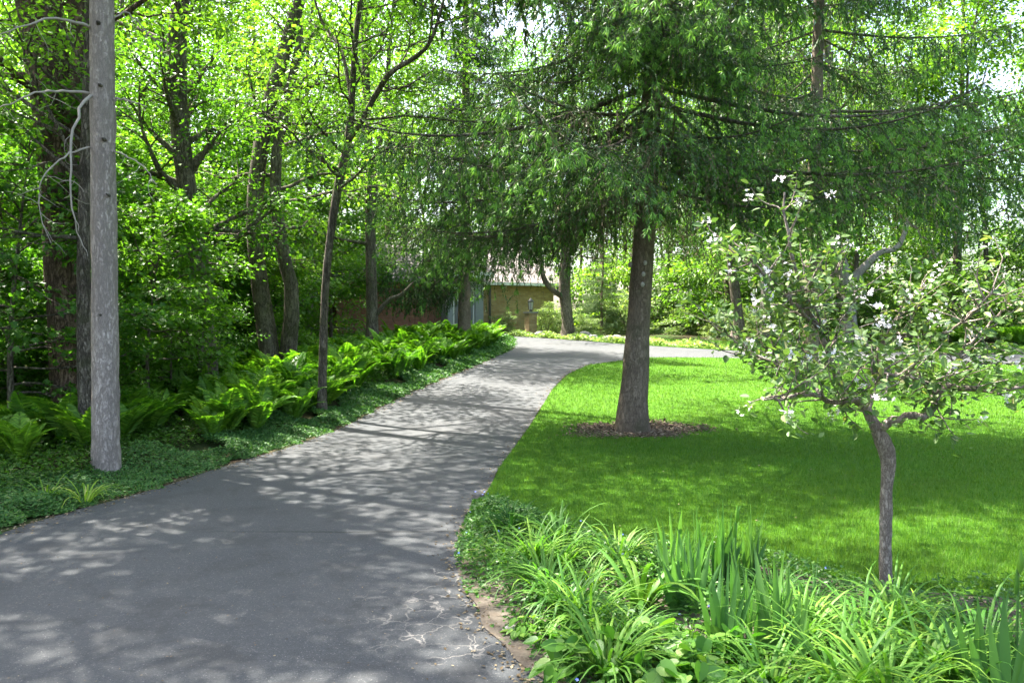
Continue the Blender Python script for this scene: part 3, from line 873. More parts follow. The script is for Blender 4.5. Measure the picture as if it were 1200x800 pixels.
dead_branch(pine, [(133, 177), (150, 183, -.2), (170, 196, -.4), (184, 216, -.5)], Yp, .010, 5, 4)
dead_branch(pine, [(132, 115), (150, 118, -.1), (172, 126, -.3)], Yp, .014, 6, 4)
dead_branch(pine, [(128, 24), (150, 15, .2), (175, 40, .4), (190, 60, .5)], Yp, .012, 7, 8)
for (px, py) in [(121, 172), (117, 109), (115, 36), (126, 237), (118, 378)]:
    acc = Acc(); p = at(px, py, Yp - .128) - bp
    rng = np.random.default_rng(px * py)
    tube(acc, [p + np.array([0, .05, 0]), p + np.array([0, .0, 0]), p + np.array([.003, -.03, .006])], list(np.array([.026, .02, .010]) * rng.uniform(.6, 1.2)), 7, 0, .2, rng, True)
    acc.build('knot', M['wood_bark'], pine)

# ------------------------------------------------------------------ named trunks of the left wood
def P3(pts, Y): return pxpath(pts, Y)
Y2 = 11.2
broad_tree('broadleaf_tree', 'thick brown furrowed trunk leaning behind the straight pine on the far left', P3([(88, 522), (85, 440), (76, 320), (70, 200), (58, 90), (45, 0), (30, -150), (0, -400), (-40, -700)], Y2), list(pr([52, 46, 44, 44, 48, 50, 44, 32, 10], Y2)), M['oak_bark'], M['leaf_near'], seed=11, sides=16,
           extra=[(P3([(70, 230), (88, 130), (95, 60), (90, -40), (110, -300), (140, -600)], Y2), list(pr([30, 26, 22, 20, 14, 5], Y2)))],
           cr=[dict(z0=6.2, z1=13, Rc=4.2, nl=14, nsub=5, nspray=3, nleaf=34, size=.10, spread=.28),
               dict(on=0, z0=4.2, z1=11, Rc=3.4, nl=11, nsub=6, nspray=4, nleaf=11, size=.10, spread=.3)])
Y2b = 9.9
broad_tree('broadleaf_tree', 'slender trunk standing right against the straight pine on its left side', P3([(104, 552), (101, 470), (99, 400), (98, 300), (100, 200), (104, 60), (110, -200), (120, -520)], Y2b), list(pr([20, 18, 17, 15, 13, 11, 9, 3], Y2b)), M['wood_bark'], M['leaf_near'], seed=12,
           cr=[dict(z0=2.2, z1=4.8, Rc=1.6, nl=10, nsub=6, nspray=4, nleaf=10, size=.085, spread=.2, azs=[R(150), R(210), R(110), R(250)]), dict(z0=5.2, z1=11, Rc=3.0, nl=11, nsub=6, nspray=4, nleaf=9, size=.10, spread=.3)])
Y3 = 15.6
broad_tree('broadleaf_tree', 'dark upright trunk wrapped in leaves between the pine and the twin trunks', P3([(244, 480), (243, 420), (236, 330), (222, 240), (211, 150), (207, 60), (214, -40), (222, -260), (226, -420)], Y3), list(pr([26, 23, 22, 22, 21, 22, 19, 12, 4], Y3)), M['wood_bark'], M['leaf_near'], seed=13,
           cr=[dict(z0=2.3, z1=6.0, Rc=2.0, nl=22, nsub=6, nspray=4, nleaf=11, size=.10, spread=.25), dict(z0=6.6, z1=14, Rc=3.6, nl=9, nsub=5, nspray=3, nleaf=16, size=.14, spread=.32)])
Y4 = 18.2
broad_tree('broadleaf_tree', 'twin grey trunks joined at the base and leaning right above the ferns', P3([(322, 458), (316, 410), (304, 330), (298, 260), (303, 190), (316, 120), (336, 50), (351, 0), (372, -100), (395, -330)], Y4), list(pr([26, 23, 20, 19, 18, 17, 15, 13, 11, 4], Y4)), M['wood_bark'], M['leaf_mid'], seed=14,
           extra=[(P3([(333, 456), (338, 410), (342, 340), (330, 290), (322, 200), (338, 110), (352, 40), (340, -60), (330, -300)], Y4), list(pr([22, 20, 17, 15, 13, 11, 9, 7, 2], Y4)))],
           cr=[dict(z0=5.0, z1=15, Rc=3.4, nl=9, nsub=6, nspray=4, nleaf=9, size=.14, spread=.32), dict(on=0, z0=2.6, z1=8, Rc=2.4, nl=14, nsub=6, nspray=4, nleaf=10, size=.12, spread=.28)])
Y5 = 13.8
broad_tree('broadleaf_tree', 'slim forked trunk rising from the ferns next to the edge of the driveway', P3([(377, 492), (378, 430), (381, 340), (388, 270), (398, 210), (408, 165), (413, 110), (417, 40), (425, -20), (440, -200), (455, -380)], Y5), list(pr([11, 10, 9, 9, 10, 10, 7.5, 6.5, 6, 4, 2], Y5)), M['wood_bark'], M['leaf_mid'], seed=15, sides=10,
           extra=[(P3([(408, 165), (425, 140, -.3), (440, 112, -.6), (458, 85, -.9), (486, 68, -1.1), (505, 48, -1.2), (520, 0, -1.3), (540, -80, -1.3)], Y5), list(pr([7.5, 7, 6.5, 6, 5, 4, 3, 2], Y5))),
                  (P3([(412, 120), (400, 60, .4), (375, 20, .7), (360, -40, .9)], Y5), list(pr([5, 4, 3.5, 2], Y5)))],
           cr=[dict(z0=3.6, z1=9, Rc=2.0, nl=20, nsub=6, nspray=4, nleaf=11, size=.085, spread=.22), dict(z0=8.6, z1=12.4, Rc=3.9, nl=10, nsub=5, nspray=2, nleaf=48, size=.12, spread=.36), dict(on=0, z0=5.0, z1=7.2, Rc=1.5, nl=12, nsub=6, nspray=4, nleaf=11, size=.085, spread=.22)])
Y6 = 24.5
broad_tree('broadleaf_tree', 'dark twin stemmed tree behind the fern bank in front of the red brick wing', P3([(436, 415), (436, 360), (434, 280), (433, 200), (430, 120), (427, 40), (424, -60), (420, -200)], Y6), list(pr([17, 13, 12, 11, 10, 8, 6, 2], Y6)), M['wood_bark'], M['leaf_mid'], seed=16, sides=10,
           extra=[(P3([(436, 240), (441, 205), (444, 170), (452, 120), (456, 60), (465, -40)], Y6), list(pr([9, 8, 8, 6, 5, 2], Y6))), (P3([(438, 372), (455, 352), (470, 345), (485, 330)], Y6), list(pr([6, 5, 4, 2], Y6)))],
           cr=[dict(z0=3.4, z1=14, Rc=3.4, nl=22, nsub=6, nspray=4, nleaf=13, size=.15, spread=.35), dict(on=0, z0=5, z1=11, Rc=2.4, nl=10, nsub=5, nspray=3, nleaf=12, size=.15, spread=.3)])
Y7 = 35.0
broad_tree('broadleaf_tree', 'dark forked tree at the bend in front of the yellow brick wall', P3([(666, 392), (665, 375), (662, 345), (662, 320), (664, 290), (668, 240), (672, 150), (670, 20)], Y7), list(pr([17, 14, 14, 14, 12, 9, 7, 2], Y7)), M['wood_bark'], M['leaf_mid'], seed=17, sides=10,
           extra=[(P3([(664, 350), (652, 343, -.3), (642, 334, -.5), (636, 322, -.6), (634, 305, -.6), (628, 270, -.6), (620, 200, -.6)], Y7), list(pr([8, 7, 6.5, 6, 5.5, 4, 2], Y7)))],
           cr=[dict(z0=4.6, z1=15, Rc=3.8, nl=20, nsub=6, nspray=4, nleaf=14, size=.16, spread=.35), dict(on=0, z0=4.4, z1=8, Rc=1.8, nl=6, nsub=4, nspray=3, nleaf=6, size=.15, spread=.3)])
# right hand trunks
Y8 = 27.5 + 3.5
broad_tree('crooked_tree', 'crooked pale trunk curving in an S behind the flowering tree', P3([(996, 402), (995, 370), (993, 340), (988, 318), (978, 292), (978, 275), (988, 252), (991, 225), (984, 190), (978, 140), (970, 60), (960, -60)], Y8), list(pr([18, 16, 16, 17, 17, 17, 17, 15, 13, 11, 9, 4], Y8)), M['pale_bark'], M['leaf_far'], seed=18, sides=12,
           extra=[(P3([(994, 335), (1004, 322), (1016, 310), (1030, 296), (1052, 290), (1062, 265), (1066, 235), (1058, 190)], Y8), list(pr([13, 11, 9, 7, 6, 5, 4, 2], Y8)))],
           cr=[dict(z0=6.5, z1=14, Rc=4, nl=18, nsub=6, nspray=4, nleaf=15, size=.17, spread=.38), dict(on=0, z0=4.4, z1=7, Rc=2.2, nl=7, nsub=4, nspray=3, nleaf=6, size=.16, spread=.35)])
for k, (px, Y, w, lean, lab, bk) in enumerate([(956, 30, 15, 2, 'straight grey trunk just left of the crooked pale tree', 'wood_bark'), (868, 33, 12, -18, 'left leaning slim trunk beyond the far lawn right of the big spruce', 'wood_bark'),
                                     (897, 33, 13, 3, 'upright trunk pale on its sunlit side left of the straight grey one', 'pale_bark'), (1118, 36, 10, 6, 'thin dark trunk in the woods behind the right side of the flowering tree', 'wood_bark'),
                                     (852, 37, 9, 2, 'thin trunk set back in the woods left of the leaning one', 'wood_bark')]):
    broad_tree('broadleaf_tree', lab, P3([(px, 400), (px + lean * .3, 350), (px + lean * .8, 270), (px + lean * 1.4, 150), (px + lean * 2, -40)], Y), list(pr([w * 1.15, w, w * .9, w * .7, 2], Y)), M[bk], M['leaf_far'], seed=100 + k, sides=10,
               cr=[dict(z0=4.4, z1=14, Rc=3.6, nl=20, nsub=6, nspray=4, nleaf=15, size=.17, spread=.38)])

# ------------------------------------------------------------------ trees of the woods (copies)
WOOD_PARTS = []
def wood_proto(seed, h, z0, Rc, leafm, r=.16, nleaf=8, size=.19, nl=20, spread=.46, nsub=6, nspray=4):
    rng = np.random.default_rng(seed)
    path = smooth_path([(0, 0, -.25), (rng.normal() * .2, rng.normal() * .2, h * .3), (rng.normal() * .4, rng.normal() * .4, h * .65), (rng.normal() * .5, rng.normal() * .5, h)], 20)
    rad = np.linspace(r, .02, 20)
    t = thing('woodland_tree', 'x', 'tree')
    tr = Acc(); tube(tr, path, rad, 8, 0, .04, rng); tr.build('trunk', M['wood_bark'], t)
    w, l = crown(rng, path, rad, z0, h * .96, Rc, nl, nsub, nspray, nleaf, size, spread, .4)
    w.build('branches', M['wood_bark'], t); l.build('crown', leafm, t)
    return t
prot = [wood_proto(201, 22, 3.0, 4.6, M['leaf_far'], .2, 16, .21, 32), wood_proto(202, 19, 2.0, 4.2, M['leaf_far'], .15, 16, .21, 30),
        wood_proto(203, 20, 3.4, 4.4, M['leaf_mid'], .19, 16, .2, 28), wood_proto(204, 15, 1.0, 3.6, M['leaf_far'], .12, 16, .2, 28)]
prot.append(wood_proto(205, 16, 6.0, 3.9, M['leaf_canopy'], .18, 110, .13, 9, .36, 4, 2))
used = set()
def place_wood(i, x, y, s, rz, label, group):
    o = prot[i] if i not in used else copy_tree(prot[i])
    used.add(i)
    put(o, x, y, rz, s, label); o['group'] = group
    return o
rw = random.Random(5)
G = [('trees of the left woods', 'leafy tree standing deep in the woods left of the house'),
     ('trees behind the house', 'tall leafy tree rising behind the brick house'),
     ('trees of the far right woods', 'bright green leafy tree in the woods beyond the far lawn')]
for (x, y) in [(-20, 15), (-19, 21), (-12, 25), (-16, 27), (-7.5, 31), (-12, 33), (-20, 34), (-24, 26), (-28, 36), (-15, 41), (-22, 44), (-10.5, 28), (-24, 20), (-32, 28), (-9, 37), (-30, 46), (-18, 54), (-12, 60), (-14, 30), (-18, 31), (-22, 24), (-9, 42), (-14, 47), (-6.5, 44), (-26, 40)]:
    place_wood(rw.choice([0, 1, 2, 2, 3]), x + rw.uniform(-.6, .6), y + rw.uniform(-.6, .6), rw.uniform(.8, 1.1), rw.uniform(0, 6.28), G[0][1], G[0][0])
for (x, y) in [(-5, 58), (2, 60), (8, 56), (-1, 68), (6, 70), (-8, 70), (13, 66), (-3, 76), (3, 80), (10, 78), (-13, 72), (-12, 82), (-20, 70), (18, 76)]:
    place_wood(rw.choice([0, 1, 2]), x, y, rw.uniform(.95, 1.2), rw.uniform(0, 6.28), G[1][1], G[1][0])
for (x, y) in [(8, 43), (12, 39), (16, 37), (20, 35), (25, 36), (14, 46), (19, 44), (24, 46), (30, 42), (10, 53), (5.5, 50), (9, 48), (18, 56), (26, 56), (34, 52), (32, 30), (27, 29), (38, 40), (22, 66), (36, 64), (28, 70), (44, 58), (46, 48), (30, 78), (40, 74)]:
    place_wood(rw.choice([0, 1, 3, 3]), x + rw.uniform(-.6, .6), y + rw.uniform(-.6, .6), rw.uniform(.8, 1.15), rw.uniform(0, 6.28), G[2][1], G[2][0])
# trees over and behind the camera, whose shade dapples the drive
for (i, x, y, s) in [(4, -7.6, 8.9, 1.0), (4, -5.1, 6.9, 1.05), (4, -9.6, 5.6, .9), (4, -6.3, 3.0, .95), (4, -9.4, 12.2, 1.0)]:
    place_wood(i, x, y, s, rw.uniform(0, 6.28), 'tall leafy tree of the woods beside the near driveway, left of the frame', 'trees beside the near driveway')

# ------------------------------------------------------------------ saplings and shrubs
def sapling_proto(seed, h, Rc, leafm, size=.085, nl=18, nleaf=6, tpl=T_MAPLE, z0=.5, spread=.17, stems=1, name='sapling'):
    rng = np.random.default_rng(seed)
    t = thing(name, 'x', 'sapling' if name == 'sapling' else 'shrub')
    st, w, l = Acc(), Acc(), Acc()
    for k in range(stems):
        a = rng.uniform(0, 6.28); sp_ = 0 if stems == 1 else Rc * .45
        path = smooth_path([(0, 0, -.1), (math.cos(a) * sp_ * .4, math.sin(a) * sp_ * .4, h * .4), (math.cos(a) * sp_ + rng.normal() * .1, math.sin(a) * sp_ + rng.normal() * .1, h)], 12)
        rad = np.linspace(.012 * h + .006, .006, 12)
        tube(st, path, rad, 6)
        crown(rng, path, rad, z0, h, Rc, max(4, nl // stems), 5, 4, nleaf, size, spread, .3, w, l, tpl, elev=(0, 35), droop=.03)
    st.build('stem', M['wood_bark'], t); w.build('branches', M['wood_bark'], t); l.build('leaves', leafm, t)
    return t
saps = [sapling_proto(301, 4.2, 1.5, M['leaf_near'], .09, 28, 12), sapling_proto(302, 3.2, 1.3, M['leaf_near'], .085, 24, 12), sapling_proto(303, 5.4, 1.7, M['leaf_near'], .095, 34, 12)]
us = set()
rs = random.Random(9)
for (i, x, y, s) in [(0, -6.6, 10.6, 1), (1, -5.7, 12.6, 1.0), (2, -8.2, 15.2, 1), (0, -8.2, 13.2, 1), (2, -8.4, 16.6, 1.05), (0, -7.6, 19.3, 1.0), (1, -9.3, 11.0, 1.1), (0, -8.0, 8.6, .95), (2, -9.8, 14.2, 1), (1, -6.6, 21, 1.2), (0, -9.0, 21, 1.2), (1, -11.5, 13, 1.2), (0, -7.2, 24, 1.2), (2, -11.4, 18, 1.1), (2, -9.4, 18.4, 1.1), (2, -11, 20, 1.4), (2, -7.8, 22.5, 1.0), (2, -12.5, 22, 1.6), (0, -9.6, 25.5, 1.5), (1, -6.4, 12.0, .7), (1, -5.9, 13.9, .65), (0, -7.2, 15.0, .7), (1, -7.6, 11.6, .8), (1, -6.3, 17, .6), (1, -5.9, 20, .8), (0, -10.2, 11.8, .9), (1, -8.8, 12.4, .8), (2, -6.2, 27.5, 1.1)]:
    o = saps[i] if i not in us else copy_tree(saps[i]); us.add(i)
    put(o, x, y, rs.uniform(0, 6.28), s, 'leafy maple sapling of the dim undergrowth left of the driveway'); o['group'] = 'saplings of the left undergrowth'
shr = [sapling_proto(311, 2.4, 1.5, M['leaf_far'], .15, 24, 9, T_DIAMOND, .15, .26, 4, 'shrub'), sapling_proto(312, 1.3, 1.0, M['leaf_pale'], .10, 18, 10, T_DIAMOND, .08, .18, 5, 'shrub'), sapling_proto(313, 3.4, 1.8, M['leaf_mid'], .15, 26, 9, T_DIAMOND, .2, .28, 4, 'shrub')]
us = set()
def shrub(i, x, y, s, label, group=None):
    o = shr[i] if i not in us else copy_tree(shr[i]); us.add(i)
    if 'group' in o.keys(): del o['group']
    put(o, x, y, rs.uniform(0, 6.28), s, label)
    if group: o['group'] = group
for (x, y) in [(9.5, 37), (12.5, 34.5), (15.5, 33), (18.5, 32), (22, 31), (25.5, 33), (7, 40), (5.2, 42.5), (4.2, 44), (11, 41), (15, 40), (20, 38), (29, 35), (25, 40), (13.5, 37)]:
    shrub(rs.choice([0, 0, 2]), x, y, rs.uniform(.9, 1.35), 'bright green shrub along the edge of the woods beyond the far lawn', 'shrubs beyond the far lawn')
for (x, y) in [(-8.5, 26), (-11, 30), (-14, 24), (-13, 37), (-17, 33), (-8, 34.5), (-20, 29), (-10.5, 40), (-24, 34), (-18, 23)]:
    shrub(2, x, y, rs.uniform(.9, 1.3), 'green shrub in the understorey of the left woods', 'shrubs of the left woods')
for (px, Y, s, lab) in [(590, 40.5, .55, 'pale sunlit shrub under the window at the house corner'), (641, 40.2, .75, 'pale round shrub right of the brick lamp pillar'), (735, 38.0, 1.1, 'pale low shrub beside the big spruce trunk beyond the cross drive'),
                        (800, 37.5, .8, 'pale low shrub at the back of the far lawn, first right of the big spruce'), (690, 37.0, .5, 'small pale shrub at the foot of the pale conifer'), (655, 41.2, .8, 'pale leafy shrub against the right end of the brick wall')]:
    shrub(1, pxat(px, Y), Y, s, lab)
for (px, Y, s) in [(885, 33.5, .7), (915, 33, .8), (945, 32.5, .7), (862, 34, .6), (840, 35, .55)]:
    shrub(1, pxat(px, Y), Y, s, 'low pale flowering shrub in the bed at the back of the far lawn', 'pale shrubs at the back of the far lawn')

# ------------------------------------------------------------------ ferns
def fern_proto(seed, nf=11, ln=(.6, .95)):
    rng = np.random.default_rng(seed); acc = Acc()
    for k in range(nf):
        az = 2 * np.pi * k / nf + rng.normal() * .25; L = rng.uniform(*ln)
        e0 = R(rng.uniform(66, 84)); dr = R(rng.uniform(40, 85))
        m = 18; s = np.linspace(0, 1, m); el = e0 - dr * s ** 1.6
        h = np.array([math.cos(az), math.sin(az), 0])
        d = h * np.cos(el)[:, None] + np.array([0, 0, 1.0]) * np.sin(el)[:, None]
        p = np.cumsum(d * L / m, axis=0) + h * .03
        tube(acc, p[::3], np.linspace(.005, .0015, len(p[::3])), 3)
        sd = np.cross(h, [0, 0, 1.0]); nrm = np.cross(sd, d)
        for sg in (-1, 1):
            i_ = np.arange(2, m)
            wl = L * .21 * np.sin(np.pi * np.clip(s[i_], .02, .995) ** .75) ** .8 + .01
            dd = norm(sd * sg + d[i_] * .45 + rng.normal(size=(len(i_), 3)) * .06)
            inst(acc, T_DIAMOND, p[i_], frames(dd, nrm[i_]), np.stack([wl * .95 * .26 / .3 * 1.0, wl, wl], -1) * np.array([.75, 1, 1]), 0)
            i2 = i_[:-1]; w2 = wl[:-1]
            inst(acc, T_DIAMOND, (p[i2] + p[i2 + 1]) / 2, frames(norm(sd * sg + d[i2] * .45 + rng.normal(size=(len(i2), 3)) * .06), nrm[i2]), np.stack([w2 * .7, w2 * .95, w2], -1), 0)
    return acc.mesh('fern', [M['fern']])
fm = [fern_proto(400 + k, [10, 12, 9][k]) for k in range(3)]
rf = random.Random(12)
def near_any(x, y, pts, d): return any((x - a) ** 2 + (y - b) ** 2 < d * d for a, b in pts)
fpts = []
def add_fern(x, y, s, label, group):
    o = bpy.data.objects.new('fern', rf.choice(fm)); COL.objects.link(o)
    o.location = (x, y, gz(x, y) - .02); o.rotation_euler = (rf.uniform(-.12, .12), rf.uniform(-.12, .12), rf.uniform(0, 6.28)); o.scale = (s, s, s * rf.uniform(.85, 1.1))
    tag(o, label, 'fern', group); fpts.append((x, y))
tries = 0
while len(fpts) < 258 and tries < 9000:
    tries += 1
    y = 10.5 + 24.5 * rf.random() ** .9
    x = float(xl(y)) - .78 - 5.2 * rf.random() ** 1.35
    if y > 26 and x < float(xl(y)) - 4: continue
    dm = .40 if y < 18 else .46
    if near_any(x, y, fpts, dm): continue
    add_fern(x, y, rf.uniform(.75, 1.1), 'bright green fern in the fern bank left of the driveway', 'ferns of the bank left of the driveway')
k0 = len(fpts); tries = 0
while len(fpts) < k0 + 26 and tries < 900:
    tries += 1
    y = rf.uniform(8.6, 11.6); x = float(xl(y)) - rf.uniform(1.7, 5.5)
    if near_any(x, y, fpts, .5): continue
    add_fern(x, y, rf.uniform(.7, 1.0), 'shaded fern in the dim hollow behind the straight pine', 'ferns behind the straight pine')
for k in range(22):
    y = rf.uniform(27, 31); x = rf.uniform(15.6, 21)
    add_fern(x, y + 2.2, rf.uniform(.9, 1.25), 'sunlit fern at the far right edge of the woods beyond the lawn', 'ferns at the far right')

# ------------------------------------------------------------------ periwinkle along the left edge (stuff)
rng = np.random.default_rng(21)
acc = Acc()
n = 90000
yv = 4.5 * (34 / 4.5) ** rng.uniform(0, 1, n)
wv_ = .85 + .3 * np.sin(yv * 1.7) + .25 * np.sin(yv * 4.1 + 1)
dv = rng.uniform(-.04, 1, n) ** 1.0 * wv_
edge = .07 * np.sin(yv * 6.3) + .05 * np.sin(yv * 17)
xv = xl(yv) - .10 - dv + edge
hgt = (.20 + .09 * sm((7.2 - yv) / 1.2) - .10 * np.exp(-((yv - 7.9) / .75) ** 2)) * sm((dv + .08) / .45) * (.75 + .25 * np.sin(xv * 5 + yv * 3.1)) * (.75 + .25 * np.sin(yv * 2.3 - xv)) * np.where(yv > 12, .75, 1)
zv = tz(xv, yv) + hgt * (1 - .55 * rng.uniform(0, 1, n) ** 2.2) + .012
d = norm(np.stack([rng.normal(size=n), rng.normal(size=n), rng.normal(size=n) * .35 + .1], -1))
nm = norm(np.array([.25, -.2, 1.0]) + rng.normal(size=(n, 3)) * .5)
inst(acc, T_DIAMOND, np.stack([xv, yv, zv], -1), frames(d, nm), .032 * np.maximum(1, yv / 9) * rng.uniform(.7, 1.3, n))
tag(acc.build('periwinkle', M['vinca']), 'dense dark green periwinkle edging along the left side of the driveway', 'ground cover', kind='stuff')
# low woodland ground cover under the ferns and trees
acc = Acc(); n = 60000
yv = 7 * (36 / 7.0) ** rng.uniform(0, 1, n); xv = xl(yv) - .9 - rng.exponential(3.2, n)
xv = np.where(yv > 30, xv - 1.5, xv)
zv = tz(xv, yv) + rng.uniform(.01, .16, n)
inst(acc, T_DIAMOND, np.stack([xv, yv, zv], -1), frames(norm(np.stack([rng.normal(size=n), rng.normal(size=n), rng.normal(size=n) * .3], -1)), norm(np.array([0, 0, 1.0]) + rng.normal(size=(n, 3)) * .5)), .05 * np.maximum(1, yv / 11) * rng.uniform(.7, 1.3, n))
tag(acc.build('ground_cover', M['leaf_dark']), 'low leafy ground cover on the woodland floor left of the driveway', 'ground cover', kind='stuff')
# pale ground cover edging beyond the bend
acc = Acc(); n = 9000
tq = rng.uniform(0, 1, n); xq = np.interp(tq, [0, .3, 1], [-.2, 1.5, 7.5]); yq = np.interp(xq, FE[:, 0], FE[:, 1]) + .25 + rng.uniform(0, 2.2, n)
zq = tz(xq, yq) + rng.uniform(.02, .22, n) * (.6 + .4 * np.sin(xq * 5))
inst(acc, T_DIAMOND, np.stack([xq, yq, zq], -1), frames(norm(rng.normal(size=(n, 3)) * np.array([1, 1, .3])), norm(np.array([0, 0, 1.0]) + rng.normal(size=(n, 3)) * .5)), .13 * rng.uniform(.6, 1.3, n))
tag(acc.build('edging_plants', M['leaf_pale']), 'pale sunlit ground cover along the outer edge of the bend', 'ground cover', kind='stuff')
# dry litter along the edges of the drive
acc = Acc(); n = 5200
yq = 3.2 * (24 / 3.2) ** rng.uniform(0, 1, n); left = rng.random(n) < .68
re_x = np.interp(yq, RE[2:18, 1], RE[2:18, 0])
xq = np.where(left, xl(yq) - .07 + np.abs(rng.normal(size=n)) * .13, re_x - np.abs(rng.normal(size=n)) * .10 + .03)
sc_ = rng.random(n) < .22
xq = np.where(sc_, xl(yq) + (re_x - xl(yq)) * rng.uniform(0, 1, n), xq)
on_l = (rng.random(n) < .03) & (yq > 6.3) & (yq < 20)
xq = np.where(on_l, re_x + .4 + rng.uniform(0, 1, n) * yq * .55, xq)
inst(acc, T_DIAMOND, np.stack([xq, yq, zb(yq) + np.where(on_l, .065, .018)], -1), frames(norm(rng.normal(size=(n, 3)) * np.array([1, 1, .1])), norm(np.array([0, 0, 1.0]) + rng.normal(size=(n, 3)) * .25)), .028 * rng.uniform(.4, 1.3, n) * np.maximum(1, yq / 12) * np.where(sc_, .55, 1))
tag(acc.build('leaf_litter', M['litter']), 'dry leaf litter scattered along the driveway edges', 'leaf litter', kind='stuff')

# ------------------------------------------------------------------ house, pillar, stones
hx, hy = pxat(557, 42), 42.0
house = thing('brick_house', 'low brick house with a shingled roof half hidden behind trees at the driveway end', 'house', (hx, hy, gz(hx, hy) - .05), R(22))
def part(nm, mat, fn, parent=house):
    acc = Acc(); fn(acc); return acc.build(nm, mat, parent)
part('wall', M['yellow_brick'], lambda a: box(a, 0, 4.5, 0, 7, -.6, 2.45))
def gable(a, x0, x1, y0, y1, z0, h, along='x', th=.16):
    ym = (y0 + y1) / 2
    P = [(x0, y0, z0), (x1, y0, z0), (x1, y1, z0), (x0, y1, z0), (x0, ym, z0 + h), (x1, ym, z0 + h)]
    Q = [(x, y, z - th) for x, y, z in P]
    a.add(P + Q, [(0, 1, 5, 4), (2, 3, 4, 5), (0, 4, 3), (1, 2, 5), (6, 10, 11, 7), (8, 11, 10, 9), (0, 6, 7, 1), (2, 8, 9, 3)])
part('roof', M['shingle'], lambda a: gable(a, -.45, 4.95, -.45, 7.5, 2.62, 2.2))
part('gutter', M['white_trim'], lambda a: box(a, -.45, 4.95, -.56, -.46, 2.45, 2.60))
part('downspout', M['black_metal'], lambda a: box(a, .75, .84, -.1, -.012, -.3, 2.5))
part('bay_wall', M['grey_trim'], lambda a: (box(a, -1.9, -1.62, -1.3, 0, -.6, 2.55), box(a, -.45, -.02, -1.3, 0, -.6, 2.55), box(a, -1.62, -.45, -1.2, -.2, -.6, .35), box(a, -1.62, -.45, -1.2, -.2, 2.25, 2.55)))
part('bay_roof', M['shingle'], lambda a: gable(a, -2.3, .35, -1.8, 1.4, 3.0, .9))
part('fascia', M['white_trim'], lambda a: box(a, -2.3, .35, -1.9, -1.81, 2.72, 3.0))
def winframe(a):
    for x in (-1.60, -1.07, -.54): box(a, x, x + .07, -1.19, -1.07, .36, 2.24)
    for z in (.36, 1.55, 2.17): box(a, -1.53, -1.07, -1.185, -1.075, z, z + .07); box(a, -1.0, -.54, -1.185, -1.075, z, z + .07)
wf = part('window', M['white_trim'], winframe)
part('pane', M['glass'], lambda a: box(a, -1.61, -.46, -1.13, -1.11, .36, 2.24), wf)
part('side_wing', M['red_brick'], lambda a: (box(a, -14, -10.4, 1.2, 8, -.6, 2.5), box(a, -7.2, -1.905, -.1, 8, -.6, 2.5), box(a, -10.4, -7.2, 1.2, 8, 2.05, 2.5), box(a, -10.4, -7.2, 1.9, 7.9, -.6, 2.05)))
gd = part('garage_door', M['brown_door'], lambda a: box(a, -10.38, -7.22, 1.6, 1.7, -.3, 2.03))
def dpan(a):
    for r_ in range(4):
        for c_ in range(4): box(a, -10.25 + c_ * .77, -9.63 + c_ * .77, 1.575, 1.602, .02 + r_ * .5, .42 + r_ * .5)
part('door_panel', M['brown_door'], dpan, gd)
part('wing_roof', M['shingle'], lambda a: gable(a, -14.5, -2.35, -.7, 8.8, 2.68, 2.3))

px_, py_ = pxat(622, 39.5), 39.5
pil = thing('lamp_pillar', 'brick pillar topped by a black lantern at the outer side of the bend', 'lamp pillar', (px_, py_, gz(px_, py_)), R(30))
part('pillar', M['yellow_brick'], lambda a: box(a, -.22, .22, -.22, .22, -.3, .95), pil)
part('cap', M['stone'], lambda a: box(a, -.27, .27, -.27, .27, .952, 1.04), pil)
acc = Acc(); tube(acc, [(0, 0, 1.05), (0, 0, 1.12), (0, 0, 1.14)], [.09, .05, .11], 8, 0)
tube(acc, [(0, 0, 1.52), (0, 0, 1.56), (0, 0, 1.66), (0, 0, 1.72)], [.17, .16, .06, .02], 8, 0)
for q in range(6):
    a_ = q * np.pi / 3; tube(acc, [(.10 * math.cos(a_), .10 * math.sin(a_), 1.14), (.155 * math.cos(a_), .155 * math.sin(a_), 1.53)], .012, 4)
lan = acc.build('lantern', M['black_metal'], pil)
acc = Acc(); tube(acc, [(0, 0, 1.15), (0, 0, 1.5)], [.09, .14], 6, 0, cap=True); acc.build('lantern_glass', M['lantern_glass'], lan)

def stone(x, y, s, seed, label, group):
    rng = np.random.default_rng(seed)
    import bmesh
    bm = bmesh.new(); bmesh.ops.create_icosphere(bm, subdivisions=3, radius=1)
    off = rng.normal(size=3) * 5
    for v in bm.verts:
        c = v.co
        f = 1 + .22 * math.sin(c.x * 2.3 + off[0]) * math.cos(c.y * 2.9 + off[1]) + .16 * math.sin(c.z * 3.7 + off[2] + c.x * 2) + .05 * rng.normal()
        v.co = Vector((c.x * f * 1.25, c.y * f, c.z * f * .62))
    me = bpy.data.meshes.new('stone'); bm.to_mesh(me); bm.free(); me.materials.append(M['stone'])
    o = bpy.data.objects.new('stone', me); COL.objects.link(o)
    o.location = (x, y, gz(x, y) + s * .2); o.scale = (s, s, s); o.rotation_euler = (0, 0, rng.uniform(0, 6))
    tag(o, label, 'stone', group)
for k, (px, py, s) in enumerate([(634, 394.5, .25), (648, 395, .2), (683, 396, .28), (693, 397, .22), (716, 399, .25), (728, 400.5, .3), (742, 401.5, .26)]):
    g_ = ground(px, py); stone(g_[0], g_[1] + .2, s, 500 + k, 'grey edging stone along the outer side of the bend', 'edging stones at the bend')
g_ = ground(588, 742); stone(g_[0] + .05, g_[1], .045, 520, 'small pale stone at the driveway edge of the flower bed', None)
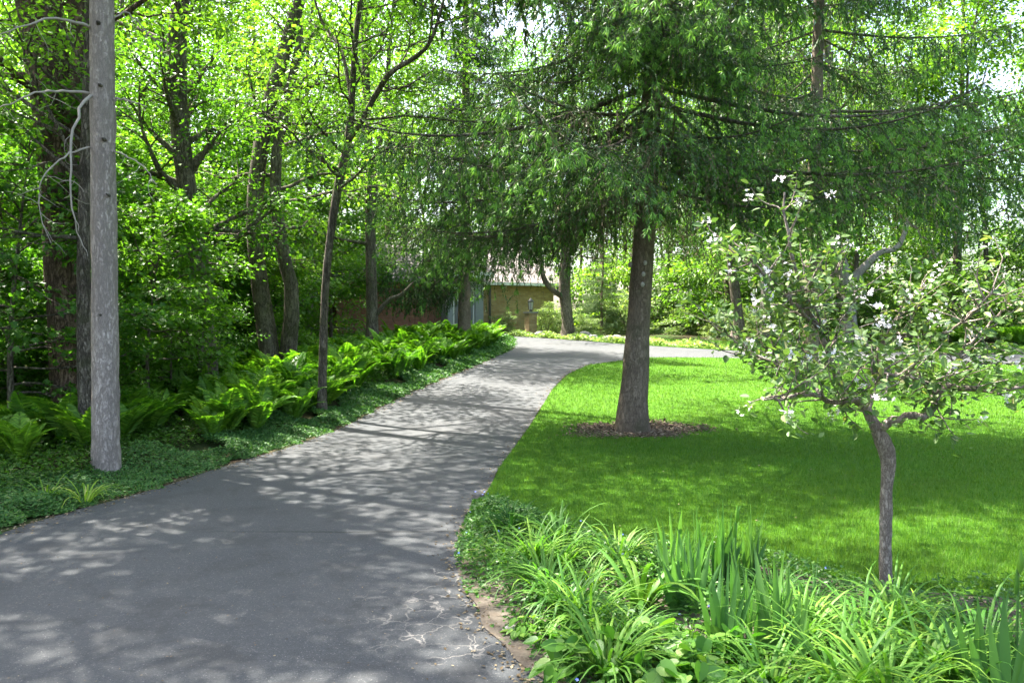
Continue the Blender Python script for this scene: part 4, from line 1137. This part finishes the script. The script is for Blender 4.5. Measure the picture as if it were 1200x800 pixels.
# low dark stone edging in front of the red wing
acc = Acc(); rng = np.random.default_rng(3)
lx, ly = pxat(492, 33), 33.0
for r_ in range(2):
    for q in range(7):
        w = .34; x0 = -1.25 + q * .36 + r_ * .15
        V = np.array([(x0, -.2, 0), (x0 + w, -.2, 0), (x0 + w, .2, 0), (x0, .2, 0), (x0, -.2, .17), (x0 + w, -.2, .17), (x0 + w, .2, .17), (x0, .2, .17)]) + rng.normal(size=(8, 3)) * .02 + np.array([0, 0, r_ * .19])
        acc.add(V, np.array([(0, 3, 2, 1), (4, 5, 6, 7), (0, 1, 5, 4), (1, 2, 6, 5), (2, 3, 7, 6), (3, 0, 4, 7)]))
wl = acc.build('stone_wall', plain_mat('dark wall stone', (.08, .06, .045), .9, .4, 6, .2))
wl.location = (lx, ly, gz(lx, ly)); wl.rotation_euler = (0, 0, .1)
tag(wl, 'low dark dry stone wall behind the ferns left of the bend', 'garden wall')

# ------------------------------------------------------------------ the flowering crabapple
Yc = 5.05
bc = np.array([at(1040, 690, Yc)[0], Yc, 0.0])
crab = thing('crabapple_tree', 'small crabapple with white blossoms and a forked grey trunk in the near right bed', 'tree', tuple(bc))
trk = smooth_path(np.array([tuple(bc + np.array([0, 0, -.15])), at(1038, 668, Yc), at(1038, 620, Yc), at(1039, 575, Yc), at(1041, 540, Yc), at(1035, 518, Yc), at(1026, 500, Yc), at(1015, 478, Yc)]) - bc, 30)
acc = Acc(); rng = np.random.default_rng(31)
tube(acc, trk, np.interp(np.linspace(0, 1, 30), [0, .15, .45, .62, .7, .85, 1], pr([17, 14, 13.5, 18, 19, 14, 11], Yc)), 14, 0, .05, rng)
acc.build('trunk', M['crab_bark'], crab)
limbs = [
    ([(1017, 482), (1004, 468, -.05), (985, 470, -.2), (968, 468, -.35), (950, 462, -.45), (925, 466, -.55), (896, 470, -.6)], [10, 8, 7, 6, 5, 4, 2]),
    ([(1015, 480), (1000, 465, .05), (985, 450, .1), (974, 425, .15), (962, 392, .15), (948, 365, .1), (938, 335, .05), (924, 285, 0), (920, 225, 0)], [11, 10, 9, 8, 7, 6, 5, 4, 2]),
    ([(1028, 503), (1042, 496, -.05), (1060, 489, -.1), (1082, 487, -.15), (1094, 478, -.15), (1098, 462, -.12), (1112, 452, -.1), (1150, 458, -.1), (1200, 452, -.1), (1260, 440, 0)], [11, 10, 9, 9, 9, 8, 7, 5, 4, 2]),
    ([(1016, 480), (1022, 462, .1), (1024, 440, .3), (1035, 400, .5), (1060, 360, .6), (1085, 330, .7)], [9, 7, 6, 5, 4, 2]),
    ([(975, 428, .15), (950, 425, .3), (925, 412, .45), (900, 408, .5), (880, 396, .5)], [6, 5, 4, 3, 2]),
    ([(1096, 470, -.15), (1110, 440, .1), (1130, 410, .2), (1160, 380, .3), (1190, 345, .3)], [6, 5, 4, 3, 2]),
    ([(955, 380, .12), (925, 350, -.1), (895, 320, -.2), (870, 295, -.3)], [5, 4, 3, 2]),
    ([(1030, 420, .4), (1000, 380, .5), (985, 350, .5), (970, 320, .5)], [5, 4, 3, 2]),
    ([(968, 468, -.35), (940, 440, -.1), (905, 425, .1), (870, 405, .2), (845, 385, .2)], [5, 4, 3, 2.5, 2]),
    ([(1045, 385, .55), (1075, 395, .3), (1110, 390, .2), (1140, 365, .1), (1175, 330, .0)], [5, 4, 3, 2.5, 2]),
    ([(1098, 462, -.12), (1075, 445, -.3), (1050, 440, -.5), (1020, 435, -.55)], [5, 4, 3, 2]),
]
rng = np.random.default_rng(33)
lv, bl = Acc(), Acc()
LC = []; LD = []; BC = []
for q, (pts, wd) in enumerate(limbs):
    Lp = smooth_path(pxpath(pts, Yc) - bc, 22); Lp[1:] += rng.normal(size=(21, 3)) * .006
    acc = Acc(); tube(acc, Lp, np.interp(np.linspace(0, 1, 22), np.linspace(0, 1, len(wd)), pr(wd, Yc)), 7, 0, .05, rng)
    for s in range(26):
        i_ = int(rng.integers(5 if q < 4 else 3, 21)); dl = norm(Lp[min(i_ + 1, 21)] - Lp[i_ - 1])
        dd = norm(dl * .5 + norm(rng.normal(size=3) * np.array([1, 1.1, .5])) + np.array([0, 0, .25]))
        Ls = rng.uniform(.14, .45)
        sub = wob_path(rng, Lp[i_], dd, Ls, 5, .22, .03)
        tube(acc, sub, np.linspace(.006, .002, 6), 4)
        for u in range(2, 6):
            for w in range(4):
                LC.append(sub[u] + rng.normal(size=3) * .035); LD.append(norm(norm(rng.normal(size=3)) + (sub[u] - sub[u - 1]) * 4))
        if rng.random() < .20: BC.append(sub[-1])
    acc.build('limb', M['crab_bark'], crab)
# broad sprays that fill the crown
LC = np.array(LC); LD = np.array(LD)
LD = norm(LD * np.array([1, 1, .6]) + np.array([0, 0, -.1]))
n = len(LC)
inst(lv, T_OVAL, LC, frames(LD, norm(np.array([-.2, 0, 1.0]) + rng.normal(size=(n, 3)) * .5)), .053 * rng.uniform(.6, 1.35, n))
lv.build('leaves', M['leaf_crab'], crab)
for px, py in [(915, 207), (880, 232), (970, 228), (1100, 318), (1012, 350), (1030, 360), (1090, 330), (1010, 345)]:
    BC.append(at(px, py, Yc + rng.normal() * .1) - bc)
BC = np.array(BC); nb = 7
C = np.repeat(BC, nb, axis=0) + rng.normal(size=(len(BC) * nb, 3)) * .022
dn = norm(rng.normal(size=C.shape) + np.array([-.2, -.4, .8]))
inst(bl, T_FLOWER, C, frames(norm(rng.normal(size=C.shape)), dn), .018 * rng.uniform(.6, 1.2, len(C)))
bl.build('blossoms', M['petal'], crab)

# ------------------------------------------------------------------ plants of the near bed
def strap_clump(rng, n, ln, wd, e0, droop, r0=.05, fold=.25, K=8, acc=None, pw=1.5):
    acc = acc or Acc()
    az = rng.uniform(0, 2 * np.pi, n); L = rng.uniform(*ln, n); W = rng.uniform(*wd, n)
    E = np.radians(rng.uniform(*e0, n)); Dp = np.radians(rng.uniform(*droop, n))
    s = np.linspace(0, 1, K)
    el = E[:, None] - Dp[:, None] * s[None] ** pw
    tw = rng.normal(size=n) * .5
    azz = az[:, None] + (tw[:, None] * s[None] ** 2) * .5
    d = np.stack([np.cos(azz) * np.cos(el), np.sin(azz) * np.cos(el), np.sin(el)], -1)
    p = np.cumsum(d * (L / (K - 1))[:, None, None], axis=1)
    p = p - p[:, :1]
    p[..., 0] += (np.cos(az) * rng.uniform(0, r0, n))[:, None]; p[..., 1] += (np.sin(az) * rng.uniform(0, r0, n))[:, None]
    p[..., 2] -= .03
    sd = np.stack([-np.sin(azz), np.cos(azz), np.zeros_like(azz)], -1)
    nr = np.cross(sd, d) * -1
    prof = np.minimum(1, .55 + s * 1.8) * np.clip(1 - ((s - .35) / .65).clip(0) ** 2.2, 0.02, 1)
    w = W[:, None] * prof[None] * .5
    l = p - sd * w[..., None] + nr * (w * fold)[..., None] * -1; r = p + sd * w[..., None] + nr * (w * fold)[..., None] * -1
    V = np.stack([l, p, r], axis=2).reshape(-1, 3)
    i = np.arange(n)[:, None, None] * (K * 3) + np.arange(K - 1)[None, :, None] * 3 + np.arange(2)[None, None]
    F = np.stack([i, i + 1, i + 4, i + 3], -1).reshape(-1, 4)
    acc.add(V, [F], 0, True)
    return acc
def iris_clump(rng, fans, acc=None):
    acc = acc or Acc()
    for f in range(fans):
        a = rng.uniform(0, np.pi); c = np.array([rng.normal() * .09, rng.normal() * .09, 0])
        nb = int(rng.integers(5, 8))
        for k in range(nb):
            t = (k / (nb - 1) - .5) * 2
            L = rng.uniform(.42, .66) * (1 - .25 * abs(t)); W = rng.uniform(.032, .052)
            lean = t * .33 + rng.normal() * .05
            h = np.array([math.cos(a), math.sin(a), 0])
            s = np.linspace(0, 1, 8)
            pth = c + h * (.035 * t + L * (lean * s + .10 * lean * s ** 3))[:, None] + np.array([0, 0, 1.0]) * (L * s)[:, None] + np.cross(h, [0, 0, 1]) * (rng.normal() * .05 * s ** 2)[:, None]
            w = W * .5 * np.clip(1 - ((s - .45) / .55).clip(0) ** 1.9, .03, 1)
            V = np.stack([pth - h * w[:, None], pth + np.cross(h, [0, 0, 1]) * .004, pth + h * w[:, None]], 1).reshape(-1, 3)
            V[:, 2] -= .03
            i = np.arange(7)[:, None] * 3 + np.arange(2)[None]
            acc.add(V, [np.stack([i, i + 1, i + 4, i + 3], -1).reshape(-1, 4)], 0, True)
    return acc
def leafy_clump(rng, n, rr, h, size):
    acc = Acc()
    a = rng.uniform(0, 2 * np.pi, n); r = rr * np.sqrt(rng.uniform(0, 1, n))
    z = h * (1 - .6 * (r / rr) ** 2) * rng.uniform(.45, 1.1, n)
    P = np.stack([r * np.cos(a), r * np.sin(a), z], -1)
    d = norm(np.stack([np.cos(a), np.sin(a), -.25 * np.ones(n)], -1) + rng.normal(size=(n, 3)) * .45)
    nm = norm(np.stack([np.cos(a) * .4, np.sin(a) * .4, np.ones(n)], -1) + rng.normal(size=(n, 3)) * .28)
    sz = size * rng.uniform(.55, 1.25, n)
    inst(acc, T_HEART, P, frames(d, nm), sz)
    for k in range(n):
        tube(acc, [P[k] * np.array([.3, .3, 0]) - np.array([0, 0, .02]), P[k] * np.array([.75, .75, .6]), P[k]], .0022, 3)
    return acc
rng = np.random.default_rng(41)
lily_m = [strap_clump(rng, 85, (.42, .72), (.014, .022), (62, 88), (60, 150)).mesh('daylily', [M['lily']]) for _ in range(3)]
lilyd_m = [strap_clump(rng, 85, (.38, .62), (.011, .017), (58, 88), (60, 140)).mesh('daylily', [M['lily_dark']]) for _ in range(2)]
lilyy_m = [strap_clump(rng, 26, (.40, .62), (.016, .026), (62, 86), (70, 150)).mesh('daylily', [M['lily_yellow']]) for _ in range(2)]
broad_m = [strap_clump(rng, 24, (.5, .78), (.034, .05), (55, 88), (60, 140), .05, .3).mesh('broad_lily', [M['lily']]) for _ in range(2)]
iris_m = [iris_clump(rng, 4).mesh('iris', [M['iris']]) for _ in range(3)]
heart_m = [leafy_clump(rng, 60, .24, .22, .085).mesh('leafy_plant', [M['heart']]), leafy_clump(rng, 34, .2, .16, .10).mesh('leafy_plant', [M['heart']])]
rp = random.Random(3)
def bedplant(name, me, px, py, s, label, cat, group=None):
    g = ground(px, py)
    o = bpy.data.objects.new(name, me); COL.objects.link(o)
    o.location = (g[0], g[1], gz(g[0], g[1]) + .01); o.rotation_euler = (0, 0, rp.uniform(0, 6.28)); o.scale = (s, s, s)
    return tag(o, label, cat, group)
bedplant('daylily_clump', lilyd_m[0], 600, 628, .85, 'dark fine leaved daylily clump at the back corner of the bed by lawn and drive', 'daylily')
bedplant('daylily_clump', lilyd_m[1], 650, 640, .7, 'dark daylily tuft behind the sunlit daylilies at the lawn edge', 'daylily')
bedplant('daylily_clump', lilyy_m[0], 592, 668, .78, 'yellow green daylily arching in the sun at the driveway corner of the bed', 'daylily')
bedplant('broad_lily', broad_m[0], 655, 650, .75, 'upright broad leaved lily standing at the lawn edge of the bed', 'lily')
bedplant('daylily_clump', lily_m[0], 640, 705, .85, 'green daylily clump in the middle of the left bed behind the round leaved plants', 'daylily')
bedplant('daylily_clump', lilyy_m[1], 690, 690, .85, 'sunlit pale tipped daylily in the middle of the bed', 'daylily')
bedplant('daylily_clump', lily_m[1], 690, 745, .8, 'bright green daylily with narrow arching leaves behind the round leaved patch', 'daylily')
bedplant('broad_lily', broad_m[1], 752, 715, .85, 'broad leaved lily with wide arching leaves left of the irises', 'lily')
bedplant('daylily_clump', lily_m[2], 712, 800, .8, 'daylily clump hanging over the driveway at the bottom of the bed', 'daylily')
for (px, py, s) in [(800, 690, .9), (838, 700, 1.0), (872, 690, .9), (815, 720, .85)]:
    bedplant('iris_clump', iris_m[rp.randrange(3)], px, py, s, 'upright sword leaved iris in the dense stand at the lawn edge', 'iris', 'irises at the lawn edge')
bedplant('iris_clump', iris_m[1], 862, 770, .95, 'iris fan with broad blue green blades standing in front of the dense stand', 'iris')
bedplant('iris_clump', iris_m[2], 915, 775, .98, 'iris with the widest blades beside the big front daylily', 'iris')
bedplant('iris_clump', iris_m[0], 1195, 850, .95, 'iris at the right edge of the picture beside a budded stalk', 'iris')
bedplant('daylily_clump', lilyd_m[0], 905, 715, .75, 'dark daylily clump at the lawn edge right of the irises', 'daylily')
bedplant('daylily_clump', lilyd_m[1], 950, 728, .7, 'dark low daylily left of the crabapple trunk', 'daylily')
bedplant('daylily_clump', lily_m[1], 985, 835, 1.0, 'big arching daylily clump at the bottom of the bed below the crabapple', 'daylily')
bedplant('daylily_clump', lily_m[0], 1080, 815, .95, 'large daylily clump right of the biggest front one', 'daylily')
bedplant('daylily_clump', lilyy_m[0], 1078, 768, .75, 'small daylily with two yellow green sunlit leaves in front of the crabapple', 'daylily')
bedplant('daylily_clump', lily_m[2], 1050, 745, .8, 'daylily clump wrapped around the foot of the crabapple trunk', 'daylily')
bedplant('daylily_clump', lily_m[0], 1150, 790, .9, 'daylily clump in the bottom right corner of the bed', 'daylily')
bedplant('daylily_clump', lilyd_m[0], 1110, 752, .7, 'dark daylily behind the yellow green one right of the crabapple trunk', 'daylily')
bedplant('daylily_clump', lily_m[1], 900, 830, .75, 'low daylily at the very bottom of the picture left of the biggest clump', 'daylily')
for (px, py, s, i) in [(665, 775, .9, 1), (690, 795, 1.0, 0), (720, 765, .8, 1)]:
    bedplant('leafy_plant', heart_m[i], px, py, s, 'round leaved bright plant at the driveway side of the bed', 'plant', 'round leaved plants by the drive')
for (px, py, s, i) in [(800, 780, 1.0, 0), (845, 800, 1.05, 0), (770, 800, .95, 1), (815, 825, 1.0, 0), (870, 830, 1.0, 1), (765, 835, 1.0, 0)]:
    bedplant('leafy_plant', heart_m[i], px, py, s, 'broad oval leaved plant of the low patch below the irises', 'plant', 'low leafy patch below the irises')
bedplant('leafy_plant', heart_m[1], 620, 745, .55, 'small heart leaved plant beside the pale stone', 'plant')
for (px, py, s, me, lab) in [(625, 668, .8, lily_m[2], 'green daylily between the dark corner clump and the sunlit one'), (660, 670, .75, lily_m[1], 'narrow leaved daylily in front of the upright broad lily'),
                             (725, 670, .8, lily_m[0], 'arching daylily behind the broad leaved lily'), (770, 680, .75, lilyd_m[1], 'dark daylily squeezed against the left side of the iris stand'),
                             (665, 730, .8, lily_m[0], 'daylily in front of the left bed clump'), (735, 765, .75, lilyd_m[0], 'dark daylily between the round leaved plants and the oval leaved patch'),
                             (940, 770, .8, lily_m[2], 'daylily behind the widest bladed iris'), (1010, 770, .85, lily_m[0], 'daylily just left of the crabapple foot'), (1130, 830, .9, lily_m[1], 'daylily at the bottom edge right of the large clump'),
                             (1040, 850, .95, lily_m[2], 'daylily cut by the bottom edge below the crabapple')]:
    bedplant('daylily_clump', me, px, py, s, lab, 'daylily')
# iris stalk with buds
def bud_stalk(px, py, h, label):
    g = ground(px, py); t = thing('budded_stalk', label, 'flower stalk', tuple(g))
    acc = Acc(); tube(acc, [(0, 0, -.03), (.01, 0, h * .5), (.02, .01, h)], [.007, .006, .005], 6); acc.build('stalk', M['iris'], t)
    for (z, r_, ox) in ((h, .014, .02), (h - .09, .011, .004)):
        acc = Acc(); tube(acc, [(ox, 0, z - .02), (ox + .003, 0, z + .01), (ox + .004, 0, z + .05), (ox + .002, 0, z + .085)], [.005, r_, r_ * .8, .002], 7); acc.build('bud', M['heart'], t)
bud_stalk(1188, 835, .62, 'green flower stalk with two buds at the right edge of the bed')
bud_stalk(859, 705, .50, 'pale iris bud stalk above the dense iris stand')
# low ground cover of the bed
acc = Acc(); n = 42000
rng = np.random.default_rng(55)
yq = rng.uniform(2.7, 7.6, n); re_x = np.interp(yq, RE[2:10, 1], RE[2:10, 0])
bx = np.interp(-yq, -BED[:, 1], BED[:, 0])
xq = re_x - .035 + rng.uniform(0, 1, n) * np.minimum(bx - re_x - .05, 3.4)
bare = (xq - re_x < .10 + .06 * np.sin(yq * 7)) & (yq < 4.9) & (rng.random(n) < .8)
k = ~bare & (bx > re_x + .1)
xq, yq = xq[k], yq[k]; n = len(xq)
zq = zb(yq) + .01 + rng.uniform(0, .20, n) * (.6 + .4 * np.sin(xq * 7 + yq * 4)) * sm((xq - re_x[k] + .10) / .35)
inst(acc, T_OVAL, np.stack([xq, yq, zq], -1), frames(norm(rng.normal(size=(n, 3)) * np.array([1, 1, .35])), norm(np.array([0, 0, 1.0]) + rng.normal(size=(n, 3)) * .45)), .032 * rng.uniform(.5, 1.4, n))
# little blue flowers among it
m_ = 60; q = rng.integers(0, n, m_)
inst(acc, T_FLOWER, np.stack([xq[q], yq[q], zb(yq[q]) + .12], -1), frames(norm(rng.normal(size=(m_, 3))), norm(np.array([0, -.3, 1.0]) + rng.normal(size=(m_, 3)) * .3)), np.full(m_, .010), 1)
tag(acc.build('bed_ground_cover', [M['bedcover'], M['blue']]), 'low small leaved ground cover with blue flowers filling the near flower bed', 'ground cover', kind='stuff')
# left edge flowers
def leftplant(name, me, px, py, s, label, cat):
    o = bedplant(name, me, px, py, s, label, cat); return o
leftplant('daylily_clump', lilyy_m[1], 100, 592, .8, 'yellow green daylily arching from the periwinkle left of the straight pine', 'daylily')
leftplant('daylily_clump', lilyy_m[0], 55, 592, .75, 'yellow green daylily at the far left edge of the picture', 'daylily')
